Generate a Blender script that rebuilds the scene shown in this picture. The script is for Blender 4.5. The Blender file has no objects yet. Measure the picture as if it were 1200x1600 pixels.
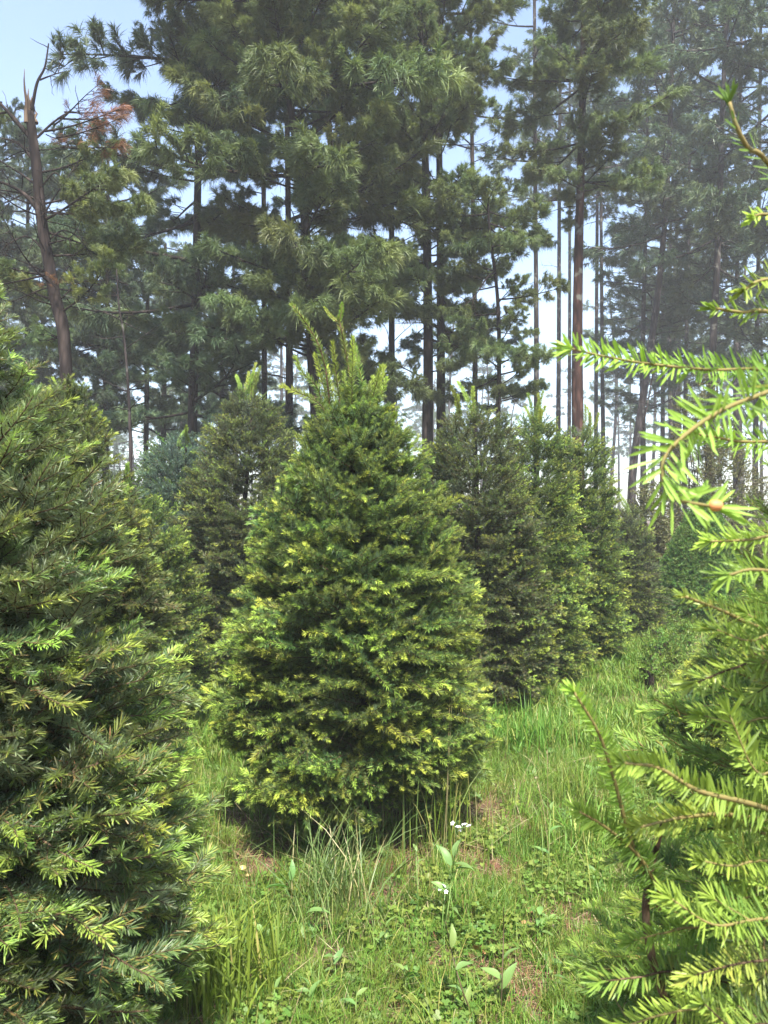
import bpy, math, random
import numpy as np
from mathutils import Vector, Matrix

# ------------------------------------------------------------------ camera, sky, sun, exposure
S = bpy.context.scene
COL = S.collection
F = 1209.0            # focal length in pixels of the 1200x1600 photograph
CH = 1.55             # camera height
cam_d = bpy.data.cameras.new('camera')
cam = bpy.data.objects.new('camera', cam_d); COL.objects.link(cam)
cam.location = (0, 0, CH); cam.rotation_euler = (math.radians(90), 0, 0)
cam_d.sensor_fit = 'VERTICAL'; cam_d.sensor_height = 36.0; cam_d.lens = 36.0 * F / 1600.0
cam_d.clip_start = 0.05; cam_d.clip_end = 2000
cam_d.dof.use_dof = True; cam_d.dof.focus_distance = 3.0; cam_d.dof.aperture_fstop = 11.0
S.camera = cam

SUN_EL, SUN_AZ = math.radians(60), math.radians(172)    # azimuth from +Y towards +X
world = bpy.data.worlds.new('World'); S.world = world; world.use_nodes = True
wn = world.node_tree; wn.nodes.clear()
sky = wn.nodes.new('ShaderNodeTexSky'); sky.sky_type = 'NISHITA'; sky.sun_disc = False
sky.sun_elevation = SUN_EL; sky.sun_rotation = SUN_AZ; sky.air_density = 1.0; sky.dust_density = 1.2; sky.ozone_density = 1.4
bg = wn.nodes.new('ShaderNodeBackground'); bg.inputs['Strength'].default_value = 0.125
wo = wn.nodes.new('ShaderNodeOutputWorld')
wn.links.new(sky.outputs[0], bg.inputs[0]); wn.links.new(bg.outputs[0], wo.inputs[0])
sd = bpy.data.lights.new('sun', 'SUN'); sd.energy = 4.7; sd.angle = math.radians(1.5); sd.color = (1.0, 0.95, 0.86)
so = bpy.data.objects.new('sun', sd); COL.objects.link(so)
sdir = Vector((math.sin(SUN_AZ) * math.cos(SUN_EL), math.cos(SUN_AZ) * math.cos(SUN_EL), math.sin(SUN_EL)))
so.rotation_euler = (-sdir).to_track_quat('-Z', 'Y').to_euler()
vs = S.view_settings
vs.view_transform = 'Standard'; vs.look = 'None'; vs.gamma = 1.0; vs.exposure = 1.62; vs.use_curve_mapping = False
cy = S.cycles
cy.max_bounces = 4; cy.diffuse_bounces = 2; cy.glossy_bounces = 1; cy.transmission_bounces = 2
cy.volume_bounces = 1; cy.transparent_max_bounces = 4; cy.use_denoising = True
cy.caustics_reflective = False; cy.caustics_refractive = False
HAZE_DENSITY = 0.0023

rng = np.random.default_rng(7)
random.seed(7)
RAD = math.radians

def at(px, py, Y):
    return np.array([(px - 600) / F * Y, Y, CH - (py - 800) / F * Y])

def gz(x, y):
    x = np.asarray(x, float); y = np.asarray(y, float)
    return (0.025 * np.sin(1.7 * x + 0.4) * np.cos(1.3 * y) + 0.05 * np.sin(0.31 * x + 1.1) * np.sin(0.27 * y)
            + 0.012 * np.sin(5.1 * x + 2.0 * y) + 0.008 * np.sin(7.3 * y - 3.1 * x))

# ------------------------------------------------------------------ mesh building
class MB:
    def __init__(s):
        s.v = []; s.q = []; s.t = []; s.qm = []; s.tm = []; s.fr = []; s.va = []; s.n = 0
    def verts(s, a, fresh=0.0, var=0.5):
        a = np.asarray(a, float).reshape(-1, 3); k = len(a); b = s.n
        s.v.append(a); s.n += k
        s.fr.append(np.broadcast_to(np.asarray(fresh, float), (k,))); s.va.append(np.broadcast_to(np.asarray(var, float), (k,)))
        return b
    def quads(s, f, m=0):
        f = np.asarray(f, int).reshape(-1, 4); s.q.append(f); s.qm.append(np.full(len(f), m))
    def tris(s, f, m=0):
        f = np.asarray(f, int).reshape(-1, 3); s.t.append(f); s.tm.append(np.full(len(f), m))
    def mesh(s, name, mats, smooth=True):
        me = bpy.data.meshes.new(name)
        V = np.concatenate(s.v) if s.v else np.zeros((0, 3))
        Q = np.concatenate(s.q) if s.q else np.zeros((0, 4), int)
        T = np.concatenate(s.t) if s.t else np.zeros((0, 3), int)
        me.vertices.add(len(V)); me.vertices.foreach_set('co', V.ravel())
        nl = Q.size + T.size
        if nl:
            me.loops.add(nl); me.loops.foreach_set('vertex_index', np.concatenate([Q.ravel(), T.ravel()]))
            me.polygons.add(len(Q) + len(T))
            ls = np.concatenate([np.arange(len(Q)) * 4, Q.size + np.arange(len(T)) * 3])
            me.polygons.foreach_set('loop_start', ls)
            mi = np.concatenate(([*s.qm] + [*s.tm])) if (s.qm or s.tm) else np.zeros(0)
            me.polygons.foreach_set('material_index', mi.astype(int))
            me.polygons.foreach_set('use_smooth', np.full(len(Q) + len(T), smooth))
        me.update(calc_edges=True)
        for nm, d in (('fresh', s.fr), ('var', s.va)):
            at_ = me.attributes.new(nm, 'FLOAT', 'POINT'); at_.data.foreach_set('value', np.concatenate(d).astype(np.float32))
        for m in mats: me.materials.append(m)
        return me

def nrm(a):
    a = np.asarray(a, float); return a / np.maximum(np.linalg.norm(a, axis=-1, keepdims=True), 1e-9)

def tube(B, pts, rad, sides=6, m=0, fresh=0.0, var=0.5, cap=True):
    P = np.asarray(pts, float); n = len(P); rad = np.broadcast_to(np.asarray(rad, float), (n,))
    T = nrm(np.gradient(P, axis=0))
    up = np.where(np.abs(T[:, 2:3]) > 0.9, np.array([[1., 0, 0]]), np.array([[0, 0, 1.]]))
    if np.abs(T[:, 2]).max() > 0.9 and np.abs(T[:, 2]).min() < 0.9: up = np.broadcast_to(np.array([[0.3, 0.9, 0.1]]), (n, 3))
    Sd = nrm(np.cross(T, up)); U = np.cross(Sd, T)
    a = np.linspace(0, 2 * np.pi, sides, endpoint=False)
    ring = P[:, None] + rad[:, None, None] * (np.cos(a)[None, :, None] * Sd[:, None] + np.sin(a)[None, :, None] * U[:, None])
    b = B.verts(ring, fresh, var)
    i, j = np.meshgrid(np.arange(n - 1), np.arange(sides), indexing='ij'); j2 = (j + 1) % sides
    B.quads(np.stack([b + i * sides + j, b + i * sides + j2, b + (i + 1) * sides + j2, b + (i + 1) * sides + j], -1), m)
    if cap:
        c = B.verts(P[-1:], fresh, var); k = np.arange(sides)
        B.tris(np.stack([b + (n - 1) * sides + k, b + (n - 1) * sides + (k + 1) % sides, np.full(sides, c)], -1), m)

def curve(P, t):
    """positions and tangents on a polyline at parameters t in 0..1"""
    P = np.asarray(P, float); s = np.concatenate([[0], np.cumsum(np.linalg.norm(np.diff(P, axis=0), axis=1))]); s /= s[-1]
    pos = np.stack([np.interp(t, s, P[:, k]) for k in range(3)], -1)
    e = 0.03
    p1 = np.stack([np.interp(np.clip(t + e, 0, 1), s, P[:, k]) for k in range(3)], -1)
    p0 = np.stack([np.interp(np.clip(t - e, 0, 1), s, P[:, k]) for k in range(3)], -1)
    return pos, nrm(p1 - p0)

def smooth_path(ctrl, n=16):
    """Catmull-Rom through control points"""
    C = np.asarray(ctrl, float); C = np.vstack([2 * C[0] - C[1], C, 2 * C[-1] - C[-2]])
    out = []; k = len(C) - 3
    for i in range(k):
        for u in np.linspace(0, 1, max(2, n // k), endpoint=False):
            p0, p1, p2, p3 = C[i:i + 4]
            out.append(0.5 * (2 * p1 + (p2 - p0) * u + (2 * p0 - 5 * p1 + 4 * p2 - p3) * u * u + (3 * p1 - p0 - 3 * p2 + p3) * u ** 3))
    out.append(C[-2]); return np.array(out)

def blades(B, P, D, L, W, N, sag, fresh, var, m=0, crease=False, tipf=0.0):
    """flat tapered blades (needles): P base, D direction, L length, W width, N flat normal hint, sag downward bend at the tip"""
    k = len(P); L = np.broadcast_to(L, (k,))[:, None]; W = np.broadcast_to(W, (k,))[:, None]; sag = np.broadcast_to(sag, (k,))[:, None]
    wv = nrm(np.cross(D, N)); dn = np.array([[0, 0, -1.0]])
    mid = P + D * L * 0.5 + dn * sag * 0.25; tip = P + D * L + dn * sag
    if crease:
        nn = nrm(np.cross(wv, D))
        m2 = P + D * L * 0.82 + dn * sag * 0.67
        V = np.stack([P - wv * W * .3, P - nn * W * .05, P + wv * W * .3, mid - wv * W * .5, mid - nn * W * .16, mid + wv * W * .5,
                      m2 - wv * W * .42, m2 - nn * W * .12, m2 + wv * W * .42, tip], 1); q = 10
    else:
        V = np.stack([P - wv * W * .32, P + wv * W * .32, mid - wv * W * .5, mid + wv * W * .5, tip], 1); q = 5
    fr = np.broadcast_to(fresh, (k,))[:, None] + np.zeros((1, q)); va = np.broadcast_to(var, (k,))[:, None] + np.zeros((1, q))
    b = B.verts(V, fr.ravel(), va.ravel()); i = b + np.arange(k)[:, None] * q
    if crease:
        B.quads(np.concatenate([i + np.array([[0, 1, 4, 3]]), i + np.array([[1, 2, 5, 4]]), i + np.array([[3, 4, 7, 6]]), i + np.array([[4, 5, 8, 7]])]), m)
        B.tris(np.concatenate([i + np.array([[6, 7, 9]]), i + np.array([[7, 8, 9]])]), m)
    else:
        B.quads(i + np.array([[0, 1, 3, 2]]), m); B.tris(i + np.array([[2, 3, 4]]), m)

def fir_needles(B, P, n, length, width, fresh=(0, 0), comb=0.6, m=0, crease=False, tipn=8, up=(0, 0, 1), ang=(64, 34), r=rng):
    """needles round a twig; comb 1 = flat two-sided, 0 = bottle brush; fresh = values at twig base and tip"""
    t = np.clip(np.linspace(.02, 1, n) + r.normal(0, .6 / n, n), 0, 1); pos, T = curve(P, t)
    N = nrm(np.asarray(up, float)[None] - T * (T @ np.asarray(up, float))[:, None]); Sd = np.cross(T, N)
    side = np.where(np.arange(n) % 2, 1, -1)
    phi_c = side * (np.pi / 2 - np.abs(r.normal(0.25, 0.35, n))); phi_b = r.uniform(-np.pi, np.pi, n)
    phi = np.where(r.uniform(0, 1, n) < comb, phi_c, phi_b)
    al = np.radians(ang[0] + (ang[1] - ang[0]) * t ** 1.5 + r.normal(0, 7, n))
    D = nrm(np.cos(al)[:, None] * T + np.sin(al)[:, None] * (np.cos(phi)[:, None] * N + np.sin(phi)[:, None] * Sd))
    L = length * (0.72 + 0.28 * np.sin(np.pi * np.clip(t * 0.9 + 0.05, 0, 1))) * r.uniform(.68, 1.15, n)
    fr = fresh[0] + (fresh[1] - fresh[0]) * np.clip((t - 0.5) / 0.3, 0, 1)
    hint = nrm(N + r.normal(0, .45, (n, 3)))
    blades(B, pos, D, L, width, hint, L * r.uniform(-.1, .1, n), np.clip(fr + r.normal(0, .05, n), 0, 1), r.uniform(0, 1, n), m, crease)
    if tipn:
        pos, T = curve(P, np.ones(tipn)); ph = r.uniform(0, 2 * np.pi, tipn); al = np.radians(r.uniform(8, 42, tipn))
        N = nrm(np.asarray(up, float)[None] + 0.01 - T * ((T @ (np.asarray(up, float) + 0.01))[:, None])); Sd = np.cross(T, N)
        D = nrm(np.cos(al)[:, None] * T + np.sin(al)[:, None] * (np.cos(ph)[:, None] * N + np.sin(ph)[:, None] * Sd))
        blades(B, pos, D, length * r.uniform(.65, .95, tipn), width, nrm(N + r.normal(0, .6, (tipn, 3))), 0.0, np.clip(fresh[1] + .08 + r.normal(0, .05, tipn), 0, 1), r.uniform(0, 1, tipn), m, crease)

# ------------------------------------------------------------------ materials
def new_mat(name):
    m = bpy.data.materials.new(name); m.use_nodes = True; nt = m.node_tree; nt.nodes.clear(); return m, nt
def N_(nt, t, **kw):
    n = nt.nodes.new(t)
    for k, v in kw.items():
        if k.startswith('i_'): n.inputs[k[2:].replace('_', ' ')].default_value = v
        else: setattr(n, k, v)
    return n
def lk(nt, a, b): nt.links.new(a, b)
def mix(nt, fac, a, b, bt='MIX'):
    n = nt.nodes.new('ShaderNodeMix'); n.data_type = 'RGBA'; n.blend_type = bt
    for idx, v in ((0, fac), (6, a), (7, b)):
        if hasattr(v, 'is_output'): nt.links.new(v, n.inputs[idx])
        elif idx == 0: n.inputs[0].default_value = v
        else: n.inputs[idx].default_value = (*v, 1)
    return n.outputs[2]
def ramp(nt, fac, stops):
    n = nt.nodes.new('ShaderNodeValToRGB'); lk(nt, fac, n.inputs[0])
    while len(n.color_ramp.elements) < len(stops): n.color_ramp.elements.new(0.5)
    for e, (p, c) in zip(n.color_ramp.elements, stops): e.position = p; e.color = (*c, 1) if len(c) == 3 else c
    return n.outputs[0]

def leaf_mat(name, old, old2, fresh, under=None, trans=0.3, rough=0.45, spec=0.35, hue=0.03, brown=None):
    m, nt = new_mat(name)
    fr = N_(nt, 'ShaderNodeAttribute', attribute_name='fresh'); va = N_(nt, 'ShaderNodeAttribute', attribute_name='var')
    oi = N_(nt, 'ShaderNodeObjectInfo')
    c = mix(nt, va.outputs['Fac'], old, old2)
    if brown is not None:       # a few needles have died off
        gt = N_(nt, 'ShaderNodeMath', operation='GREATER_THAN'); lk(nt, va.outputs['Fac'], gt.inputs[0]); gt.inputs[1].default_value = brown[1]
        c = mix(nt, gt.outputs[0], c, brown[0])
    c = mix(nt, fr.outputs['Fac'], c, fresh)
    hs = N_(nt, 'ShaderNodeHueSaturation'); lk(nt, c, hs.inputs['Color'])
    mr = N_(nt, 'ShaderNodeMapRange'); lk(nt, oi.outputs['Random'], mr.inputs[0]); mr.inputs[3].default_value = 0.5 - hue; mr.inputs[4].default_value = 0.5 + hue
    lk(nt, mr.outputs[0], hs.inputs['Hue'])
    mv = N_(nt, 'ShaderNodeMath', operation='MULTIPLY_ADD'); lk(nt, oi.outputs['Random'], mv.inputs[0]); mv.inputs[1].default_value = 7.31; mv.inputs[2].default_value = 0.0
    fc = N_(nt, 'ShaderNodeMath', operation='FRACT'); lk(nt, mv.outputs[0], fc.inputs[0])
    mr2 = N_(nt, 'ShaderNodeMapRange'); lk(nt, fc.outputs[0], mr2.inputs[0]); mr2.inputs[3].default_value = 0.72; mr2.inputs[4].default_value = 1.28
    lk(nt, mr2.outputs[0], hs.inputs['Value'])
    c = hs.outputs[0]
    if under is not None:       # paler stomatal bands on the underside of the needle
        ge = N_(nt, 'ShaderNodeNewGeometry'); bf = N_(nt, 'ShaderNodeMath', operation='MULTIPLY'); lk(nt, ge.outputs['Backfacing'], bf.inputs[0]); bf.inputs[1].default_value = 0.55
        c = mix(nt, bf.outputs[0], c, under)
    p = N_(nt, 'ShaderNodeBsdfPrincipled'); lk(nt, c, p.inputs['Base Color']); p.inputs['Roughness'].default_value = rough; p.inputs['Specular IOR Level'].default_value = spec
    o = N_(nt, 'ShaderNodeOutputMaterial')
    tr = N_(nt, 'ShaderNodeBsdfTranslucent'); tc = mix(nt, 1.0, c, (1.0, 1.0, 0.55), 'MULTIPLY'); lk(nt, tc, tr.inputs[0])
    ms = N_(nt, 'ShaderNodeMixShader'); ms.inputs[0].default_value = trans; lk(nt, p.outputs[0], ms.inputs[1]); lk(nt, tr.outputs[0], ms.inputs[2]); lk(nt, ms.outputs[0], o.inputs[0])
    return m

def bark_mat(name, c1, c2, scale=6.0, stretch=0.25, bump=0.6, lichen=None):
    m, nt = new_mat(name)
    tc = N_(nt, 'ShaderNodeTexCoord'); mp = N_(nt, 'ShaderNodeMapping'); lk(nt, tc.outputs['Object'], mp.inputs[0]); mp.inputs['Scale'].default_value = (1, 1, stretch)
    no = N_(nt, 'ShaderNodeTexNoise'); lk(nt, mp.outputs[0], no.inputs['Vector']); no.inputs['Scale'].default_value = scale; no.inputs['Detail'].default_value = 6
    vo = N_(nt, 'ShaderNodeTexVoronoi'); lk(nt, mp.outputs[0], vo.inputs['Vector']); vo.inputs['Scale'].default_value = scale * 2.2
    c = ramp(nt, no.outputs['Fac'], [(0.3, c1), (0.72, c2)])
    c = mix(nt, 0.8, c, ramp(nt, vo.outputs['Distance'], [(0.1, (1.15, 1.12, 1.1)), (0.55, (.25, .23, .22))]), 'MULTIPLY')
    if lichen:
        n2 = N_(nt, 'ShaderNodeTexNoise'); lk(nt, tc.outputs['Object'], n2.inputs['Vector']); n2.inputs['Scale'].default_value = 5; n2.inputs['Detail'].default_value = 8
        c = mix(nt, ramp(nt, n2.outputs['Fac'], [(0.58, (0, 0, 0)), (0.68, (.7, .7, .7))]), c, lichen)
    p = N_(nt, 'ShaderNodeBsdfPrincipled'); lk(nt, c, p.inputs['Base Color']); p.inputs['Roughness'].default_value = .9; p.inputs['Specular IOR Level'].default_value = .15
    bp = N_(nt, 'ShaderNodeBump'); bp.inputs['Strength'].default_value = bump; bp.inputs['Distance'].default_value = 0.03; lk(nt, vo.outputs['Distance'], bp.inputs['Height']); lk(nt, bp.outputs[0], p.inputs['Normal'])
    o = N_(nt, 'ShaderNodeOutputMaterial'); lk(nt, p.outputs[0], o.inputs[0]); return m

def plain_mat(name, c1, c2, rough=.7, scale=30):
    m, nt = new_mat(name); tc = N_(nt, 'ShaderNodeTexCoord'); no = N_(nt, 'ShaderNodeTexNoise'); lk(nt, tc.outputs['Object'], no.inputs['Vector']); no.inputs['Scale'].default_value = scale
    p = N_(nt, 'ShaderNodeBsdfPrincipled'); lk(nt, mix(nt, no.outputs['Fac'], c1, c2), p.inputs['Base Color']); p.inputs['Roughness'].default_value = rough; p.inputs['Specular IOR Level'].default_value = .25
    o = N_(nt, 'ShaderNodeOutputMaterial'); lk(nt, p.outputs[0], o.inputs[0]); return m

M = {}
M['fir'] = leaf_mat('fir needles', (.05, .105, .03), (.11, .175, .048), (.47, .58, .09), under=(.13, .19, .12), brown=((.15, .10, .04), .965))
M['fir_dull'] = leaf_mat('dull fir needles', (.045, .075, .035), (.12, .14, .065), (.36, .45, .07), under=(.15, .19, .14), brown=((.16, .11, .06), .88))
M['fir_near'] = leaf_mat('olive fir needles', (.05, .10, .038), (.14, .175, .065), (.36, .49, .07), under=(.26, .31, .21), brown=((.26, .18, .07), .88), spec=.45, rough=.4)
M['fir_fresh'] = leaf_mat('yellow green fir needles', (.09, .19, .035), (.17, .28, .05), (.36, .50, .08), under=(.24, .32, .14), trans=.38, hue=.015, brown=((.3, .22, .06), .97))
M['fir_blue'] = leaf_mat('blue green fir needles', (.04, .09, .075), (.08, .14, .10), (.22, .33, .10), under=(.18, .25, .23))
M['pine'] = leaf_mat('pine needles', (.085, .135, .06), (.155, .205, .085), (.26, .30, .10), trans=.3, hue=.02, spec=.3)
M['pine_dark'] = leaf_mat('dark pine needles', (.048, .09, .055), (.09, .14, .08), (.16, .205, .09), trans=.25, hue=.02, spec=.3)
M['pine_brown'] = leaf_mat('dead rust pine needles', (.13, .055, .028), (.21, .10, .045), (.26, .14, .06), trans=.2, hue=.015)
M['cypress'] = leaf_mat('cypress foliage', (.07, .15, .03), (.11, .21, .04), (.19, .30, .06), trans=.25)
M['shrub'] = leaf_mat('shrub leaves', (.08, .16, .025), (.15, .24, .04), (.22, .34, .06), trans=.35)
M['shrub_dry'] = leaf_mat('dry shrub leaves', (.07, .085, .035), (.14, .14, .06), (.2, .2, .07), trans=.3)
M['grass'] = leaf_mat('grass', (.085, .18, .022), (.17, .29, .04), (.40, .40, .12), trans=.4, spec=.3)
M['grass_blue'] = leaf_mat('blue green tussock grass', (.07, .16, .045), (.14, .25, .07), (.40, .38, .17), trans=.35, spec=.4)
M['clover'] = leaf_mat('clover leaves', (.10, .18, .03), (.19, .28, .055), (.32, .38, .10), trans=.4)
M['weed'] = leaf_mat('broad weed leaves', (.11, .24, .05), (.18, .32, .07), (.32, .42, .08), trans=.4, under=(.2, .32, .12))
M['litter'] = leaf_mat('fallen needles', (.19, .075, .045), (.31, .155, .10), (.36, .26, .18), trans=.05, hue=.02)
M['straw'] = leaf_mat('dry straw', (.26, .22, .10), (.40, .35, .18), (.46, .42, .25), trans=.25)
M['wood'] = bark_mat('fir twig bark', (.09, .06, .035), (.20, .14, .085), 30, .4, .3)
M['twig_fresh'] = plain_mat('yellow young twig', (.15, .16, .05), (.24, .16, .06), .7, 160)
M['bark'] = bark_mat('pine bark', (.020, .015, .014), (.062, .048, .042), 7, .22)
M['bark_red'] = bark_mat('reddish pine bark', (.040, .020, .016), (.115, .060, .046), 7, .22, lichen=(.16, .17, .14))
M['bark_grey'] = bark_mat('grey pine bark', (.035, .029, .029), (.095, .08, .075), 7, .22, lichen=(.2, .2, .17))
M['deadwood'] = bark_mat('bare split wood', (.10, .075, .055), (.24, .175, .12), 12, .08, .5)
M['stem_green'] = plain_mat('green stem', (.12, .22, .05), (.2, .26, .08)); M['stem_dark'] = plain_mat('dark stem', (.06, .05, .03), (.14, .10, .05))
M['white'] = plain_mat('white petals', (.75, .75, .72), (.85, .85, .84), .6); M['mush'] = plain_mat('mushroom cap', (.55, .38, .14), (.7, .55, .28), .45)
M['dryleaf'] = plain_mat('dry leaf', (.30, .15, .06), (.48, .30, .15), .8); M['bud'] = plain_mat('orange bud', (.5, .18, .06), (.6, .28, .12), .5)

# ------------------------------------------------------------------ objects
def obj(name, me, parent=None, loc=(0, 0, 0), rot=(0, 0, 0), scl=1.0, kind=None):
    o = bpy.data.objects.new(name, me); COL.objects.link(o); o.location = loc; o.rotation_euler = rot
    o.scale = (scl,) * 3 if np.isscalar(scl) else scl
    if parent is not None: o.parent = parent
    if kind: o['kind'] = kind
    return o
def tag(o, label, cat, group=None):
    o['label'] = label; o['category'] = cat
    if group: o['group'] = group
    return o
def thing(name, label, cat, loc, group=None, rz=0.0):
    o = bpy.data.objects.new(name, None); COL.objects.link(o); o.location = loc; o.rotation_euler = (0, 0, rz); o.empty_display_size = .2
    return tag(o, label, cat, group)

PROTO = {}
def proto_set(key, meshes):
    c = bpy.data.collections.new('proto ' + key)
    for i, me in enumerate(meshes):
        o = bpy.data.objects.new('proto %s %02d' % (key, i), me); c.objects.link(o)
    PROTO[key] = (c, meshes)

_groups = {}
def scatter_group(key):
    if key in _groups: return _groups[key]
    g = bpy.data.node_groups.new('scatter ' + key, 'GeometryNodeTree')
    g.interface.new_socket('Geometry', in_out='INPUT', socket_type='NodeSocketGeometry'); g.interface.new_socket('Geometry', in_out='OUTPUT', socket_type='NodeSocketGeometry')
    gi = g.nodes.new('NodeGroupInput'); go = g.nodes.new('NodeGroupOutput')
    ip = g.nodes.new('GeometryNodeInstanceOnPoints'); ci = g.nodes.new('GeometryNodeCollectionInfo')
    ci.inputs[0].default_value = PROTO[key][0]; ci.inputs['Separate Children'].default_value = True; ci.inputs['Reset Children'].default_value = True
    def attr(nm, t):
        n = g.nodes.new('GeometryNodeInputNamedAttribute'); n.data_type = t; n.inputs[0].default_value = nm; return n.outputs[0]
    g.links.new(gi.outputs[0], ip.inputs['Points']); g.links.new(ci.outputs[0], ip.inputs['Instance']); ip.inputs['Pick Instance'].default_value = True
    g.links.new(attr('idx', 'INT'), ip.inputs['Instance Index']); g.links.new(attr('rot', 'FLOAT_VECTOR'), ip.inputs['Rotation']); g.links.new(attr('scl', 'FLOAT_VECTOR'), ip.inputs['Scale'])
    g.links.new(ip.outputs[0], go.inputs[0]); _groups[key] = g; return g

def scatter(name, key, pos, rot, scl, idx, parent=None):
    me = bpy.data.meshes.new(name); n = len(pos); me.vertices.add(n); me.vertices.foreach_set('co', np.asarray(pos, np.float32).ravel())
    a = me.attributes.new('rot', 'FLOAT_VECTOR', 'POINT'); a.data.foreach_set('vector', np.asarray(rot, np.float32).ravel())
    s = np.asarray(scl, np.float32); s = np.repeat(s[:, None], 3, 1) if s.ndim == 1 else s
    a = me.attributes.new('scl', 'FLOAT_VECTOR', 'POINT'); a.data.foreach_set('vector', s.ravel())
    a = me.attributes.new('idx', 'INT', 'POINT'); a.data.foreach_set('value', np.asarray(idx, np.int32))
    o = obj(name, me, parent, kind='stuff')
    md = o.modifiers.new('scatter', 'NODES'); md.node_group = scatter_group(key); return o

# ------------------------------------------------------------------ setting: ground
def make_ground():
    u = np.linspace(-1, 1, 201); xs = 150 * np.sinh(6 * u) / math.sinh(6); ys = 60 + 0 * u
    ys = 4 + 150 * np.sinh(6 * u) / math.sinh(6)
    X, Y = np.meshgrid(xs, ys, indexing='ij'); Z = gz(X, Y)
    B = MB(); B.verts(np.stack([X, Y, Z], -1)); n = 201
    i, j = np.meshgrid(np.arange(n - 1), np.arange(n - 1), indexing='ij'); a = i * n + j
    B.quads(np.stack([a, a + n, a + n + 1, a + 1], -1))
    m, nt = new_mat('forest soil')
    tc = N_(nt, 'ShaderNodeTexCoord'); n1 = N_(nt, 'ShaderNodeTexNoise'); lk(nt, tc.outputs['Object'], n1.inputs['Vector']); n1.inputs['Scale'].default_value = 1.6; n1.inputs['Detail'].default_value = 8
    n2 = N_(nt, 'ShaderNodeTexNoise'); lk(nt, tc.outputs['Object'], n2.inputs['Vector']); n2.inputs['Scale'].default_value = 45; n2.inputs['Detail'].default_value = 6
    c = ramp(nt, n1.outputs['Fac'], [(0.35, (.10, .075, .05)), (.55, (.15, .10, .068)), (.7, (.09, .11, .035))])
    c = mix(nt, .7, c, ramp(nt, n2.outputs['Fac'], [(.3, (.35, .33, .3)), (.7, (1.2, 1.15, 1.1))]), 'MULTIPLY')
    p = N_(nt, 'ShaderNodeBsdfPrincipled'); lk(nt, c, p.inputs['Base Color']); p.inputs['Roughness'].default_value = .95; p.inputs['Specular IOR Level'].default_value = .1
    bp = N_(nt, 'ShaderNodeBump'); bp.inputs['Strength'].default_value = .8; bp.inputs['Distance'].default_value = .02; lk(nt, n2.outputs['Fac'], bp.inputs['Height']); lk(nt, bp.outputs[0], p.inputs['Normal'])
    o = N_(nt, 'ShaderNodeOutputMaterial'); lk(nt, p.outputs[0], o.inputs[0])
    obj('ground', B.mesh('ground', [m]), kind='structure')
make_ground()

# ------------------------------------------------------------------ fir branch shapes
def fir_spray(mat, L=.30, nlat=8, nlen=.018, nw=.0021, dens=560, fresh=.6, comb=.55, crease=False, woodm='wood', seed=0, wide=.45, freshlat=None):
    """one leafy branch end pointing along +X with side shoots in a flat fan"""
    r = np.random.default_rng(seed); B = MB()
    bend = r.normal(0, .05) * L; rise = r.uniform(-.02, .10) * L
    s = np.linspace(0, 1, 7); P = np.stack([s * L, bend * np.sin(s * 2.5), rise * s ** 2 + .015 * L * np.sin(s * 5)], -1)
    tube(B, P, np.linspace(.0042, .0016, 7) * (L / .3) ** .5, 4, 1)
    fir_needles(B, P, int(dens * L), nlen, nw, (0, fresh * r.uniform(.7, 1.15)), comb, 0, crease, r=r)
    for k in range(nlat):
        t = .12 + .80 * (k + r.uniform(-.2, .2)) / nlat; sd = 1 if k % 2 else -1
        p0, T = curve(P, np.array([t])); p0 = p0[0]
        a = RAD(r.uniform(36, 58)) * sd; l = wide * L * (1.02 - .62 * t) * r.uniform(.7, 1.15)
        d = np.array([math.cos(a), math.sin(a), r.uniform(-.08, .25)]); d /= np.linalg.norm(d)
        q = np.linspace(0, 1, 5)[:, None]; C = p0 + d * q * l + np.array([.12 * l, 0, r.uniform(-.02, .1) * l]) * q ** 2
        tube(B, C, np.linspace(.002, .0011, 5), 3, 1)
        f = fresh * r.uniform(.3, 1.2)
        fir_needles(B, C, int(dens * l), nlen, nw, (0, f), comb, 0, crease, r=r)
        if l > .1:
            for sd2 in (-1, 1):
                pm, _ = curve(C, np.array([r.uniform(.35, .6)])); a2 = a + sd2 * RAD(48); l2 = l * r.uniform(.35, .5)
                d2 = np.array([math.cos(a2), math.sin(a2), r.uniform(0, .25)]); C2 = pm[0] + d2 * q * l2
                tube(B, C2, .001, 3, 1); fir_needles(B, C2, int(dens * l2), nlen, nw, (0, f * r.uniform(.6, 1.2)), comb, 0, crease, r=r, tipn=6)
    return B.mesh('branch', [M[mat], M[woodm]])

def spray_set(key, mat, freshes, n, **kw):
    proto_set(key, [fir_spray(mat, fresh=freshes[i % len(freshes)], seed=hash_(key) + i, **kw) for i in range(n)])
def hash_(s): return sum((i + 1) * ord(c) for i, c in enumerate(s)) % 9973

spray_set('fir_centre', 'fir', [1, .8, .6, .95, .3, .75, .5, 1], 10, L=.22, nlat=4, nlen=.029, nw=.0024, dens=980, comb=.3, wide=.62)
spray_set('fir_left', 'fir_near', [.35, .9, .15, .5, 1, .4, .1, .6, .2, .8], 14, L=.27, nlat=4, nlen=.032, nw=.0023, dens=820, crease=True, comb=.65)
spray_set('fir_left_back', 'fir_dull', [.9, .6, .4, .9, .3, .6], 7, L=.22, nlat=5, nlen=.026, nw=.0026, dens=760, comb=.35)
spray_set('fir_right', 'fir_fresh', [1, .6, .5, 1, .3, .8], 8, L=.24, nlat=4, nlen=.030, nw=.0025, dens=760, crease=True, comb=.8, woodm='twig_fresh', wide=.5)
spray_set('fir_row', 'fir_dull', [.8, .15, 1, .05, .5, .9], 8, L=.22, nlat=5, nlen=.030, nw=.0046, dens=360, comb=.35)
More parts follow.
